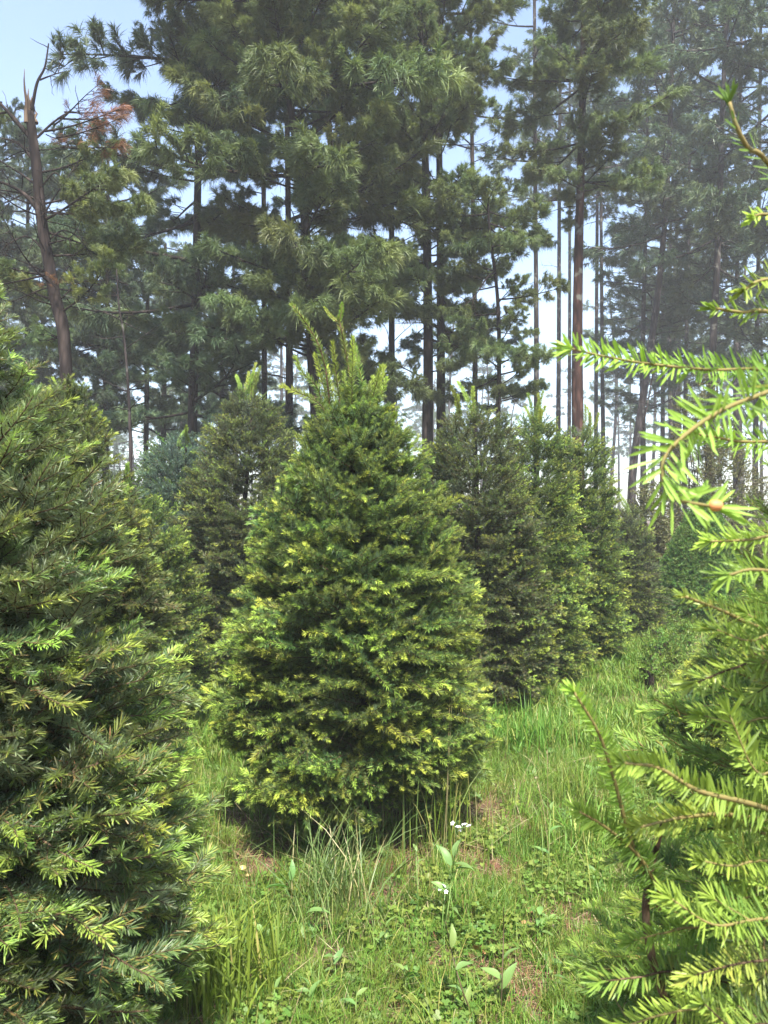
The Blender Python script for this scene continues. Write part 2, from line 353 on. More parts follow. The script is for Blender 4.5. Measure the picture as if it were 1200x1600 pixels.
spray_set('fir_row_green', 'fir', [1, .6, 1, .3, .9, .7], 8, L=.22, nlat=5, nlen=.030, nw=.0046, dens=360, comb=.35)
spray_set('fir_blue', 'fir_blue', [.5, .3, .7, .2], 6, L=.22, nlat=5, nlen=.030, nw=.005, dens=340, comb=.35)

def shoot_mesh(P, n, nlen, nw, fresh, mat='fir_fresh', wood='twig_fresh', comb=.6, r0=.003, r1=.0014, crease=True, seed=1, ang=(64, 40), sides=None, up=(0, -1, .25), k=1.9):
    """one long leafy shoot along a path, for leaders and the bare long tips"""
    r = np.random.default_rng(seed); B = MB(); P = np.asarray(P)
    tube(B, P, np.linspace(r0, r1, len(P)), 6, 1)
    fir_needles(B, P, int(n * k), nlen * 1.12, nw * 1.15, fresh, comb, 0, crease, tipn=16, r=r, ang=ang, up=up)
    for (t, l, d) in (sides or []):
        p0, _ = curve(P, np.array([t])); q = np.linspace(0, 1, 6)[:, None]; C = p0 + nrm(np.asarray(d)) * l * q
        tube(B, C, np.linspace(r1 * 1.2, r1 * .7, 6), 5, 1); fir_needles(B, C, int(k * n * l / (np.linalg.norm(np.diff(P, axis=0), axis=1).sum())), nlen, nw, fresh, comb, 0, crease, tipn=10, r=r, ang=ang, up=up)
    return B.mesh('branch', [M[mat], M[wood]])

def fir_tree(label, base, H, prof, key, n_out, n_in, blen, group=None, el=(-8, 42), max_parts=280, lump=.08, scl=(.75, 1.15), seed=0, leaders=(), trunk_r=.045, inner=(.35, .75), flat=.0, zmin=.05, name='fir_tree', tier=0, gap=.12):
    r = np.random.default_rng(seed + 100)
    bx, by = base; bz = float(gz(bx, by)); root = thing(name, label, 'fir tree', (bx, by, bz), group)
    B = MB(); zz = np.linspace(-.05, H * .93, 14)
    wob = .02 * np.stack([np.sin(zz * 2 + seed), np.cos(zz * 1.7 + seed)], -1)
    tube(B, np.column_stack([wob, zz]), np.linspace(trunk_r, .008, 14), 9); obj('trunk', B.mesh('trunk', [M['bark']]), root)
    zt = np.array([p[0] for p in prof]); rt = np.array([p[1] for p in prof])
    def place(n, lo, hi):
        # heights weighted by girth so that the shell is covered evenly
        zs = np.linspace(zmin, H * .97, 400); w = np.interp(zs / H, zt, rt) + .22 * rt.max(); z = r.choice(zs, n, p=w / w.sum()) + r.normal(0, .01, n)
        if tier: z = np.where(r.uniform(0, 1, n) < .75, np.round(z / tier) * tier + r.normal(0, tier * .16, n), z)
        z = np.clip(z, zmin, H * .98)
        az = r.uniform(-np.pi, np.pi, n); t = z / H
        R = np.interp(t, zt, rt)
        R = R * (1 + lump * (np.sin(3 * az + 4.1 * z + seed) + .8 * np.sin(5 * az - 7.3 * z + 2 * seed) + .7 * np.sin(9 * az + 11 * z)) * .6)
        rr = R * r.uniform(lo, hi, n); sc = r.uniform(*scl, n) * np.clip(.55 + R / rt.max() * .5, .6, 1.05)
        e = np.radians(el[0] + (el[1] - el[0]) * t ** 1.3 + r.normal(0, 13, n)); a2 = az + r.normal(0, .32, n)
        d = np.stack([np.cos(e) * np.cos(a2), np.cos(e) * np.sin(a2), np.sin(e)], -1)
        tip = np.stack([rr * np.cos(az), rr * np.sin(az), z], -1); pos = tip - d * (blen * sc * .8)[:, None]; pos[:, 2] = np.maximum(pos[:, 2], .03)
        return pos, np.stack([r.normal(0, .45, n), -e, a2], -1), sc, tip
    np_ = len(PROTO[key][1])
    pos, rot, sc, tip = place(n_out, .84, 1.04)
    a_ = np.arctan2(tip[:, 1], tip[:, 0]); z_ = tip[:, 2]      # hollows where the shell of branches is missing
    hol = np.sin(4 * a_ + 5.3 * z_ + 1.7 * seed) + np.sin(7 * a_ - 8.1 * z_ + seed) + .8 * np.sin(11 * a_ + 13 * z_ + 2.3 * seed) + .7 * np.sin(3 * a_ - 17 * z_)
    ok = hol > np.quantile(hol, gap); pos, rot, sc, tip = pos[ok], rot[ok], sc[ok], tip[ok]; n_out = len(pos)
    wp = tip + np.array([bx, by, bz]); tc = np.array([0, 0, CH]) - wp; tc /= np.linalg.norm(tc, axis=1, keepdims=True)
    outw = nrm(np.column_stack([tip[:, :2], np.zeros(n_out)])); facing = (outw * tc).sum(1)
    u = (wp[:, 0] / np.maximum(wp[:, 1], .2)); v = (wp[:, 2] - CH) / np.maximum(wp[:, 1], .2)
    seen = (facing > .05) & (np.abs(u) < .52) & (np.abs(v) < .68) & (wp[:, 1] > .3)
    idx = np.where(seen)[0]; idx = idx[np.argsort(-(np.hypot(tip[idx, 0], tip[idx, 1]) / np.interp(tip[idx, 2] / H, zt, rt) + .5 * facing[idx]))][:max_parts]
    k_ = r.integers(0, np_, n_out)
    for i in idx: obj('branch', PROTO[key][1][k_[i]], root, pos[i], rot[i], float(sc[i]))
    rest = np.setdiff1d(np.arange(n_out), idx)
    p2, r2, s2, _ = place(n_in, *inner)
    scatter('crown', key, np.vstack([pos[rest], p2]), np.vstack([rot[rest], r2]), np.concatenate([sc[rest], s2]), np.concatenate([k_[rest], r.integers(0, np_, n_in)]), root)
    for L in leaders:      # world-space paths of the long top shoots
        me = shoot_mesh(np.asarray(L['p']) - np.array([bx, by, bz]), **{k: v for k, v in L.items() if k != 'p'}); obj('branch', me, root)
    return root

def prof_px(rows, cx, d, H):
    """(row, half width in px) measured off the picture -> (t, radius)"""
    out = [((CH - (py - 800) / F * d) / H, hw / F * d) for py, hw in rows]; return sorted(out)

# centre tree
D0 = 3.75; CX = (558 - 600) / F * D0; H0 = CH + (800 - 610) / F * D0
pc = prof_px([(600, 8), (625, 22), (660, 62), (700, 94), (760, 124), (850, 158), (950, 184), (1050, 199), (1120, 202), (1180, 194), (1240, 168), (1290, 120)], 562, D0, H0)
def path(*pts, n=16): return smooth_path([at(*p) for p in pts], n)
lead = [dict(p=path((518, 690, 3.75), (512, 600, 3.72), (500, 545, 3.70), (478, 505, 3.68), (458, 478, 3.66)), n=330, nlen=.031, nw=.0025, fresh=(.08, .3), mat='fir', wood='wood', comb=.2, crease=False, seed=3, k=1.6, r0=.006, r1=.003),
        dict(p=path((552, 690, 3.78), (549, 610, 3.78), (541, 555, 3.78), (530, 500, 3.78)), n=380, nlen=.031, nw=.0025, fresh=(.05, .2), mat='fir', wood='wood', comb=.1, crease=False, seed=4, k=1.6, r0=.007, r1=.004),
        dict(p=path((530, 502, 3.78), (533, 490, 3.77), (534, 476, 3.76), n=6), n=46, nlen=.017, nw=.003, fresh=(.5, .55), mat='fir', wood='twig_fresh', comb=.9, crease=False, seed=5),
        dict(p=path((526, 502, 3.78), (515, 492, 3.77), (508, 482, 3.76), n=6), n=36, nlen=.014, nw=.003, fresh=(.5, .55), mat='fir', wood='twig_fresh', comb=.9, crease=False, seed=6),
        dict(p=path((575, 680, 3.8), (570, 620, 3.8), (560, 570, 3.8), (553, 535, 3.8)), n=200, nlen=.029, nw=.0025, fresh=(.45, .7), mat='fir', wood='twig_fresh', comb=.3, crease=False, seed=7),
        dict(p=path((514, 660, 3.7), (500, 632, 3.68), (470, 615, 3.66), (442, 604, 3.64)), n=170, nlen=.029, nw=.0025, fresh=(.1, .4), mat='fir', wood='wood', comb=.4, crease=False, seed=8),
        dict(p=path((510, 650, 3.7), (495, 605, 3.68), (475, 585, 3.66), (462, 562, 3.64)), n=170, nlen=.029, nw=.0025, fresh=(.1, .4), mat='fir', wood='wood', comb=.4, crease=False, seed=9),
        dict(p=path((590, 700, 3.68), (605, 672, 3.63), (617, 648, 3.6)), n=170, nlen=.024, nw=.0034, fresh=(.4, .5), mat='fir', wood='wood', comb=.8, crease=False, seed=10)]
for k_ in range(9):
    a_ = k_ * 2.4; bx_, by_ = CX + .07 * math.cos(a_) - .03, D0 + .07 * math.sin(a_); l_ = .12 + .03 * (k_ * 7 % 5); b_ = np.array([bx_, by_, H0 - .22 + .02 * (k_ % 3)])
    lead.append(dict(p=np.linspace(b_, b_ + np.array([.10 * math.cos(a_), .10 * math.sin(a_), l_ + .1]), 8) + np.linspace(0, 1, 8)[:, None] ** 2 * np.array([0, 0, .05]), n=150, nlen=.028, nw=.0025, fresh=(.3, .75), mat='fir', wood='wood', comb=.3, crease=False, seed=60 + k_))
fir_tree('bushy green fir with yellow tips and two long leaders, alone in the clearing', (CX, D0), H0, pc, 'fir_centre', 1500, 900, .24, seed=1, leaders=lead, trunk_r=.05, lump=.09, tier=.11, zmin=.16, gap=.2, scl=(.55, 1.25))

# left foreground tree, close to the lens
DL = 1.75; XL = (-75 - 600) / F * DL; HL = 2.17
pl = [(0, .42), (.12, .53), (.25, .56), (.40, .51), (.55, .42), (.68, .35), (.78, .27), (.88, .14), (.95, .06), (1, .02)]
fir_tree('olive fir with broken patchy foliage crowding in over the grass, dull old needles', (XL, DL), HL, pl, 'fir_left', 900, 520, .27, seed=2, trunk_r=.045, lump=.10, scl=(.75, 1.2), el=(-10, 40), gap=.14)
# finer tree behind it
DL2 = 3.0; XL2 = (95 - 600) / F * DL2; HL2 = CH + (800 - 585) / F * DL2
pl2 = [(0, .38), (.15, .46), (.35, .46), (.55, .42), (.75, .30), (.9, .17), (1, .03)]
fir_tree('fine needled fir half hidden behind the olive foreground fir', (XL2, DL2), HL2, pl2, 'fir_left_back', 1000, 500, .25, seed=3, lump=.08, max_parts=160)
# right foreground tree, very close
DR = 1.30; XR = .88; HR = 2.0
pr = [(0, .50), (.15, .56), (.3, .56), (.42, .50), (.53, .41), (.64, .33), (.75, .23), (.85, .15), (1, .02)]
NR = dict(mat='fir_fresh', wood='twig_fresh', comb=.55, seed=20)
rl = [dict(p=path((1340, 600, 1.15), (1200, 578, .98), (1110, 578, .93), (1010, 568, .90), (940, 556, .88), (893, 545, .87), n=24), n=230, nlen=.026, nw=.0031, fresh=(.25, .75), r0=.0026, r1=.0010, ang=(70, 48), **NR),
      dict(p=path((1330, 560, .95), (1200, 612, .72), (1130, 640, .68), (1070, 680, .66), (1036, 722, .65), (1048, 775, .65), (1115, 792, .66), n=28), n=150, nlen=.036, nw=.0033, fresh=(.35, .6), r0=.0024, r1=.0013, ang=(72, 50), **NR),
      dict(p=path((1300, 420, 1.05), (1205, 262, .82), (1170, 232, .8), (1150, 195, .79), (1140, 160, .79), n=16), n=34, nlen=.022, nw=.0030, fresh=(0, .1), r0=.0030, r1=.0018, ang=(60, 30), mat='fir_fresh', wood='twig_fresh', comb=.1, seed=21),
      dict(p=path((1330, 540, 1.1), (1210, 490, .9), (1160, 488, .88), (1118, 482, .87), n=16), n=90, nlen=.021, nw=.003, fresh=(.5, 1), r0=.003, r1=.0016, **NR),
      dict(p=path((1330, 470, 1.1), (1230, 440, .9), (1190, 438, .86), (1163, 452, .84), n=16), n=90, nlen=.026, nw=.003, fresh=(.5, .9), r0=.003, r1=.0016, **NR),
      dict(p=path((1330, 400, 1.1), (1230, 345, .95), (1195, 335, .92), (1178, 338, .91), n=12), n=80, nlen=.02, nw=.003, fresh=(.6, 1), r0=.003, r1=.0016, **NR),
      dict(p=path((1330, 820, 1.1), (1240, 830, .95), (1170, 843, .92), (1110, 846, .9), n=16), n=140, nlen=.026, nw=.0028, fresh=(.5, .9), r0=.003, r1=.0015, **NR),
      dict(p=path((1330, 960, 1.05), (1240, 905, .85), (1180, 890, .78), (1140, 898, .76), n=16), n=130, nlen=.032, nw=.003, fresh=(.6, 1), r0=.003, r1=.0015, **NR),
      dict(p=path((1330, 1020, 1.1), (1200, 985, .95), (1130, 955, .92), (1070, 932, .9), n=16), n=210, nlen=.018, nw=.0022, fresh=(.25, .4), r0=.003, r1=.0018, mat='fir_near', wood='twig_fresh', comb=.2, seed=24),
      dict(p=path((1330, 700, 1.1), (1230, 690, 1.0), (1160, 690, .96), (1090, 678, .94), n=16), n=140, nlen=.028, nw=.0028, fresh=(.3, .7), r0=.003, r1=.0015, **NR),
      dict(p=path((1030, 1420, 1.02), (985, 1310, .95), (960, 1220, .92), (935, 1145, .90), (897, 1082, .88), n=20), n=220, nlen=.021, nw=.0026, fresh=(.45, .75), r0=.0032, r1=.0016, mat='fir_fresh', wood='twig_fresh', comb=.75, seed=26),
      dict(p=path((1290, 1290, 1.0), (1170, 1255, .88), (1090, 1235, .84), (1030, 1200, .82), (975, 1192, .80), n=20), n=210, nlen=.028, nw=.003, fresh=(.5, 1), r0=.004, r1=.0016, mat='fir_fresh', wood='twig_fresh', comb=.85, seed=27),
      dict(p=path((1040, 1410, 1.0), (1000, 1340, .96), (950, 1295, .94), (905, 1268, .92), n=16), n=170, nlen=.024, nw=.0025, fresh=(.3, .8), r0=.003, r1=.0015, mat='fir_fresh', wood='twig_fresh', comb=.9, seed=28),
      dict(p=path((1290, 1300, 1.05), (1160, 1275, .92), (1080, 1275, .88), (1000, 1292, .86), n=16), n=190, nlen=.028, nw=.003, fresh=(.5, .9), r0=.0036, r1=.0016, mat='fir_fresh', wood='twig_fresh', comb=.8, seed=29)]
for L_ in rl: L_['k'] = 1.7; L_['nw'] *= .85
rr_ = np.random.default_rng(91)
for k_, (y_, x0, x1, x2, yy, dd) in enumerate([(1420, 1300, 1180, 1050, 1438, .84), (1500, 1310, 1200, 1085, 1530, .86), (1375, 1320, 1200, 1120, 1400, .95), (1570, 1280, 1110, 970, 1560, .95), (1530, 1180, 1060, 940, 1520, .98), (1350, 1300, 1190, 1100, 1335, .9), (1120, 1330, 1210, 1100, 1105, .95), (1060, 1330, 1200, 1090, 1040, .9), (1010, 1320, 1220, 1120, 1000, .85), (1180, 1330, 1220, 1140, 1160, .88), (1590, 1330, 1200, 1100, 1600, .85), (1470, 1220, 1090, 990, 1480, 1.0)]):
    j1, j2 = rr_.normal(0, 22, 2); dull = k_ % 3 == 1
    rl.append(dict(p=path((x0, y_ + j1, dd + .15), (x1, (y_ + yy) / 2 - 8 + j2, dd + .04), ((x1 + x2) / 2, (y_ + yy) / 2 + j2, dd), (x2, yy + rr_.normal(0, 25), dd - .02), n=16), n=165, k=1.4, nlen=.030, nw=.0024, fresh=(0. + .06 * (k_ % 5), .55 + .06 * (k_ % 4)), r0=.0022, r1=.0010, mat='fir_near' if dull else 'fir_fresh', wood='wood' if dull else 'twig_fresh', comb=.7, seed=40 + k_, up=(rr_.normal(0, .3), -.7, rr_.uniform(.2, .9)), sides=[(.45, .055, (-.75, -.1, -.55 + .1 * (k_ % 3))), (.6, .05, (-.8, -.1, .5)), (.3, .06, (-.6, -.2, .6))]))
rt_ = fir_tree('yellow green fir at close range, long needled shoots reaching over the path', (XR, DR), HR, pr, 'fir_right', 340, 320, .24, seed=4, leaders=rl, lump=.1, scl=(.7, 1.15), el=(-5, 40), inner=(.4, .8))
B = MB(); tw = path((1350, 1900, 1.3), (1130, 1680, 1.1), (1040, 1560, 1.02), (1010, 1440, 1.0), (1015, 1370, .99), (1030, 1310, .97), (1038, 1270, .96), n=24); tube(B, tw, np.linspace(.008, .0022, len(tw)), 8)
obj('branch', B.mesh('bare_twig', [M['wood']]), rt_, (-XR, -DR, -float(gz(XR, DR))))['label'] = 'bare grey twig with needles stripped off'
B = MB(); b0 = at(1118, 790, .66); a = np.linspace(0, np.pi, 7); q = b0 + np.array([0, 0, 0]) + np.stack([np.cos(a) * .006, 0 * a, 0 * a], -1)
tube(B, q, .0048 * np.sin(a) ** .6 + .0003, 8); obj('bud', B.mesh('bud', [M['bud']]), rt_, (-XR, -DR, -float(gz(XR, DR))))

# dark fir behind the right foreground one
pr2 = [(0, .42), (.2, .52), (.45, .46), (.7, .3), (.9, .18), (1, .03)]
fir_tree('dark green fir with bright tips under the close yellow green fir', ((1190 - 600) / F * 4.0, 4.0), 1.15, pr2, 'fir_centre', 700, 400, .24, seed=5, max_parts=120)

# row on the right, receding
G1 = 'sheared firs planted in rows'
def row_fir(label, px, d, top, rmax, key, seed, lead=3, dens=1.0, el=(-6, 45), n=700, shape=None, gap=.3):
    H = CH + (800 - top) / F * d - .02
    pf = shape or [(0, .75), (.12, .97), (.3, 1), (.5, .88), (.7, .76), (.85, .64), (.94, .50), (1, .28)]
    pf = [(t, rmax * q) for t, q in pf]; x = (px - 600) / F * d; r = np.random.default_rng(seed); L = []
    for k in range(lead):
        a = r.uniform(0, 6.28); o = r.uniform(.02, .2) * rmax; l = r.uniform(.18, .36); b = np.array([x + o * math.cos(a), d + o * math.sin(a), float(gz(x, d)) + H * .93])
        tp = b + np.array([r.normal(0, .07), r.normal(0, .07), l]); P = np.linspace(b, tp, 8); P[:, 0] += .02 * np.sin(np.linspace(0, 3, 8)) * r.choice([-1, 1])
        L.append(dict(p=P, n=150, nlen=.030, nw=.0032, fresh=(.3, .6), mat='fir', wood='wood', comb=.7, crease=False, seed=seed * 10 + k))
    t_ = fir_tree(label, (x, d), H, pf, key, int(n * dens * 1.3), int(n * .8), .22, G1, seed=seed, leaders=L, lump=.1, inner=(.45, .88), max_parts=170, el=el, scl=(.7, 1.1), tier=.1, gap=gap)
    t_.rotation_euler = (r.normal(0, .025), r.normal(0, .03), r.uniform(-.3, .3)); return t_
row_fir('grey green fir with dark bare gaps, right behind the bushy centre fir', 748, 5.9, 640, .58, 'fir_row', 11, 4, .95, n=950, gap=.2)
row_fir('fir with feathery upright tips between the grey green fir and the dark fir', 830, 6.8, 655, .50, 'fir_row_green', 12, 7, .95)
row_fir('dark fir with green feathery top at the edge of the grassy path', 900, 7.6, 668, .50, 'fir_row_green', 13, 4, .9)
row_fir('low pale fir at the far end of the row by the path', 980, 9.2, 790, .44, 'fir_row', 14, 2, .9, n=450)
row_fir('stout fir with dark hollow crown behind the centre fir on its shaded flank', 372, 6.6, 605, .66, 'fir_row', 15, 6, 1.2, n=1200, gap=.3, shape=[(0, .75), (.12, .97), (.3, 1), (.5, .92), (.7, .76), (.85, .55), (.94, .36), (1, .14)])
row_fir('blue green fir tucked behind the stout hollow crowned fir', 285, 7.8, 672, .62, 'fir_blue', 16, 2, 1.0, n=700)
row_fir('fir mostly hidden behind the foreground firs by the thin dead sapling', 205, 5.2, 770, .5, 'fir_row_green', 17, 2, .9, n=500)
row_fir('small fir deep in the row behind the grey green fir', 690, 9.6, 712, .55, 'fir_row', 18, 2, .8, n=420)

# ------------------------------------------------------------------ pines
def pine_tuft(B, p, d, r, n=30, L=.25, W=.0055, droop=.4, fresh=0.0, spread=.75):
    D = nrm(np.asarray(d)[None] + r.normal(0, spread, (n, 3)) * .62); base = np.asarray(p)[None] + np.asarray(d)[None] * r.uniform(-.07, .06, n)[:, None]
    l = L * r.uniform(.65, 1.1, n)
    blades(B, base, D, l, W, r.normal(0, 1, (n, 3)), l * droop * r.uniform(.5, 1.3, n), np.clip(fresh + r.normal(0, .12, n), 0, 1), r.uniform(0, 1, n))

def pine_branch(mat, seed, L=2.0, nsec=12, tuftn=76, W=.0095, tufts=7, bark='bark', droop=.45, Ln=.215, bare=.25):
    r = np.random.default_rng(seed); B = MB()
    s = np.linspace(0, 1, 9); k1 = r.uniform(-.10, .06); P = np.stack([s * L, .07 * L * np.sin(s * 3 + r.uniform(0, 6)) * s, L * (k1 * s + r.uniform(.05, .24) * s ** 2.2)], -1)
    tube(B, P, np.linspace(.030, .007, 9) * L / 2, 6, 1)
    for k in range(nsec):
        t = bare + (1 - bare) * (k + r.uniform(0, .8)) / nsec; sd = r.choice([-1, 1]); p0, T = curve(P, np.array([t])); a = sd * RAD(r.uniform(25, 75))
        l = L * r.uniform(.16, .36) * (1.15 - .6 * t); d = np.array([math.cos(a), math.sin(a), r.uniform(-.15, .35)]); d /= np.linalg.norm(d)
        q = np.linspace(0, 1, 5)[:, None]; C = p0 + d * q * l + np.array([0, 0, r.uniform(.0, .25) * l]) * q ** 2; tube(B, C, np.linspace(.012, .005, 5) * L / 2, 4, 1)
        fr = np.clip(r.normal(.25, .25), 0, 1)
        for j in range(tufts):
            tt = 1 - .5 * j / max(tufts, 1) + r.uniform(-.08, .0); pp, T2 = curve(C, np.array([np.clip(tt, 0, 1)]))
            dd = nrm(T2[0] + np.array([0, 0, .45]) + r.normal(0, .35, 3)); pine_tuft(B, pp[0] + r.normal(0, .035, 3) * L, dd, r, tuftn, Ln * r.uniform(.55, 1.1), W, droop * r.uniform(.5, 1.6), fr, r.uniform(.6, 1.0))
    for j in range(3): pine_tuft(B, P[-1 - j // 2] + r.normal(0, .04, 3), nrm(np.array([1, r.normal(0, .4), .4])), r, tuftn, Ln, W, droop, .3)
    return B.mesh('branch', [M[mat], M[bark]])

def bare_branch(seed, L=1.6, bark='bark', n=7):
    r = np.random.default_rng(seed); B = MB(); s = np.linspace(0, 1, 9)
    P = np.stack([s * L, .10 * L * np.sin(s * 4 + r.uniform(0, 6)) * s, L * (r.uniform(-.2, .25) * s + r.uniform(-.25, .3) * s ** 2)], -1); tube(B, P, np.linspace(.022, .004, 9) * L / 1.6, 6)
    for k in range(n):
        t = r.uniform(.25, .95); p0, _ = curve(P, np.array([t])); a = r.choice([-1, 1]) * RAD(r.uniform(25, 70)); l = L * r.uniform(.15, .4) * (1.1 - .5 * t)
        d = np.array([math.cos(a), math.sin(a), r.normal(0, .35)]); q = np.linspace(0, 1, 6)[:, None]; C = p0 + d * q * l + np.array([0, 0, r.normal(0, .3) * l]) * q ** 2 + r.normal(0, .012, (6, 3)) * q; tube(B, C, np.linspace(.009, .0025, 6), 4)
    return B.mesh('bare_branch', [M[bark]])

proto_set('pine', [pine_branch('pine', 200 + i) for i in range(8)])
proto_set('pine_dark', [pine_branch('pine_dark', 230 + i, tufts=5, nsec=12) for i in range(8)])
proto_set('pine_sparse', [pine_branch('pine_dark', 260 + i, nsec=9, tufts=5, tuftn=40, W=.013, bark='bark_grey') for i in range(8)])
proto_set('pine_far', [pine_branch('pine_dark', 290 + i, nsec=9, tufts=4, tuftn=22, W=.018, Ln=.3, bark='bark_grey') for i in range(6)])
proto_set('bare', [bare_branch(320 + i) for i in range(6)])
proto_set('pine_brown', [pine_branch('pine_brown', 340 + i, L=1.2, nsec=8, tufts=3, tuftn=20, Ln=.17, W=.006, droop=.7) for i in range(4)])

def trunk_mesh(ctrl, r0, r1, bark, sides=12, n=28, seed=0, cap=True):
    P = smooth_path(ctrl, n); r = np.random.default_rng(seed); k = len(P); B = MB()
    rad = np.linspace(r0, r1, k) * (1 + r.normal(0, .025, k)); rad[0] *= 1.25; tube(B, P, rad, sides, 0, cap=cap); return B.mesh('trunk', [M[bark]]), P

GP = 'tall pines of the plantation edge'
def pine(label, pts, d, width_px, crown, key, n, size=(.8, 1.2), bark='bark', seed=0, top=None, el=(-18, 25), bares=0, bare_rng=(0, 1), group=None, far=False, side=None, dens_pow=1.0, name='pine_tree', alpha=None):
    """pts: (px,py) trunk points from the base up; crown: (py low, py high) range that carries foliage"""
    r = np.random.default_rng(seed + 500); b = at(pts[0][0], 0, d); gx, gy = float(b[0]), d; z0 = float(gz(gx, gy))
    root = thing(name, label, 'pine tree', (gx, gy, z0), group)
    C = [np.array([0, 0, -.1])] + [at(px, py, d) - np.array([gx, gy, z0]) for px, py in pts if CH - (py - 800) / F * d > .6]
    zt = C[-1][2]; r0 = width_px / F * d / 2
    me, P = trunk_mesh(C, r0 * 1.15, r0 * .38, bark, 8 if far else 12, seed=seed); obj('trunk', me, root)
    zl = CH - (crown[0] - 800) / F * d; zh = min(CH - (crown[1] - 800) / F * d, zt)
    f = r.uniform(0, 1, n) ** dens_pow; z = zl + (zh - zl) * f; z = np.sort(z)
    px_ = np.interp(z, P[:, 2], P[:, 0]); py_ = np.interp(z, P[:, 2], P[:, 1])
    az = r.uniform(-np.pi, np.pi, n) if side is None else r.normal(side[0], side[1], n)
    e = np.radians(el[0] + (el[1] - el[0]) * f + r.normal(0, 9, n)); sc = r.uniform(*size, n) * (1.08 - .45 * f)
    pos = np.stack([px_, py_, z], -1); rot = np.stack([r.normal(0, .2, n), -e, az], -1); K = len(PROTO[key][1]); kk = r.integers(0, K, n)
    if far: scatter('crown', key, pos, rot, sc, kk, root)
    else:
        for i in range(n): obj('branch', PROTO[key][1][kk[i]], root, pos[i], rot[i], float(sc[i]))
    for i in range(bares):
        zb = CH - (bare_rng[0] + (bare_rng[1] - bare_rng[0]) * r.uniform() - 800) / F * d
        obj('branch', PROTO['bare'][1][r.integers(0, 6)], root, (np.interp(zb, P[:, 2], P[:, 0]), np.interp(zb, P[:, 2], P[:, 1]), zb), (r.uniform(-3, 3), -r.normal(.05, .3), r.uniform(-3.14, 3.14)), float(r.uniform(.4, .9)))
    return root

# left of centre: the dense group
pine('massive dense pine with leaning trunk and heavy grey green crown', [(496, 700), (488, 560), (480, 400), (470, 280), (448, 120), (430, -60), (415, -260)], 12.5, 18, (610, -220), 'pine', 128, (.75, 1.25), seed=1, bares=6, bare_rng=(560, 150), group=None)
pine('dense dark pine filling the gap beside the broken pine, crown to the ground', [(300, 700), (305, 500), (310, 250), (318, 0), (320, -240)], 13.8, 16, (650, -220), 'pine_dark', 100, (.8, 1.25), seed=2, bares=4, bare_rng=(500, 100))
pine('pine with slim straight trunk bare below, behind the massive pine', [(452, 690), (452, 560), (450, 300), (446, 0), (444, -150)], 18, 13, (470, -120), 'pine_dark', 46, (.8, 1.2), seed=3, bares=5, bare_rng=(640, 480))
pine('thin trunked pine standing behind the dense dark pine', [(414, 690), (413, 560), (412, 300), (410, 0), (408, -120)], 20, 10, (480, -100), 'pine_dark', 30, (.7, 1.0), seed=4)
pine('slender dark trunked pine leaning beside the massive pine', [(538, 690), (531, 430), (522, 300), (511, 150), (500, -20), (490, -180)], 15.5, 13, (160, -160), 'pine', 20, (.7, 1.1), seed=5, bares=10, bare_rng=(600, 150))
pine('straight pine with dark crooked dead limbs low on its trunk', [(611, 690), (612, 560), (612, 300), (612, 100), (610, -160)], 16.5, 12, (430, -140), 'pine_dark', 38, (.55, .95), seed=6, bares=11, bare_rng=(640, 380))
pine('one of two pines growing close as a pair, slightly thicker trunk', [(668, 690), (669, 560), (666, 300), (658, 100), (652, -160)], 14, 18, (600, -140), 'pine', 74, (.55, .95), seed=7, bares=8, bare_rng=(620, 100), dens_pow=.8)
pine('one of two pines growing close as a pair, straighter trunk', [(689, 690), (689, 560), (687, 300), (685, 100), (684, -160)], 14.2, 15, (560, -140), 'pine', 60, (.5, .9), seed=8, bares=6, bare_rng=(620, 100), dens_pow=.8)
pine('young pine with short leaning trunk and rounded bright tufts', [(778, 690), (780, 560), (777, 460), (765, 360), (762, 300)], 13.2, 8, (640, 290), 'pine', 42, (.38, .62), seed=9, bares=4, bare_rng=(600, 420))
pine('lone reddish trunked pine, bare below and bushy above', [(903, 700), (902, 560), (904, 400), (908, 250), (912, 60), (914, -180)], 15.5, 19, (300, -160), 'pine', 66, (.5, .92), bark='bark_red', seed=10, bares=5, bare_rng=(340, 150))
pine('pine behind the pair, its crown showing over the young pine', [(742, 690), (742, 500), (738, 250), (735, 0), (733, -150)], 19, 9, (560, -120), 'pine_dark', 26, (.6, 1.0), seed=11, bares=3, bare_rng=(560, 300))
pine('pine with high crown just beyond the lone reddish pine', [(838, 700), (838, 500), (836, 250), (835, 0), (832, -150)], 21, 9, (330, -120), 'pine_sparse', 20, (.6, 1.0), bark='bark_grey', seed=12)
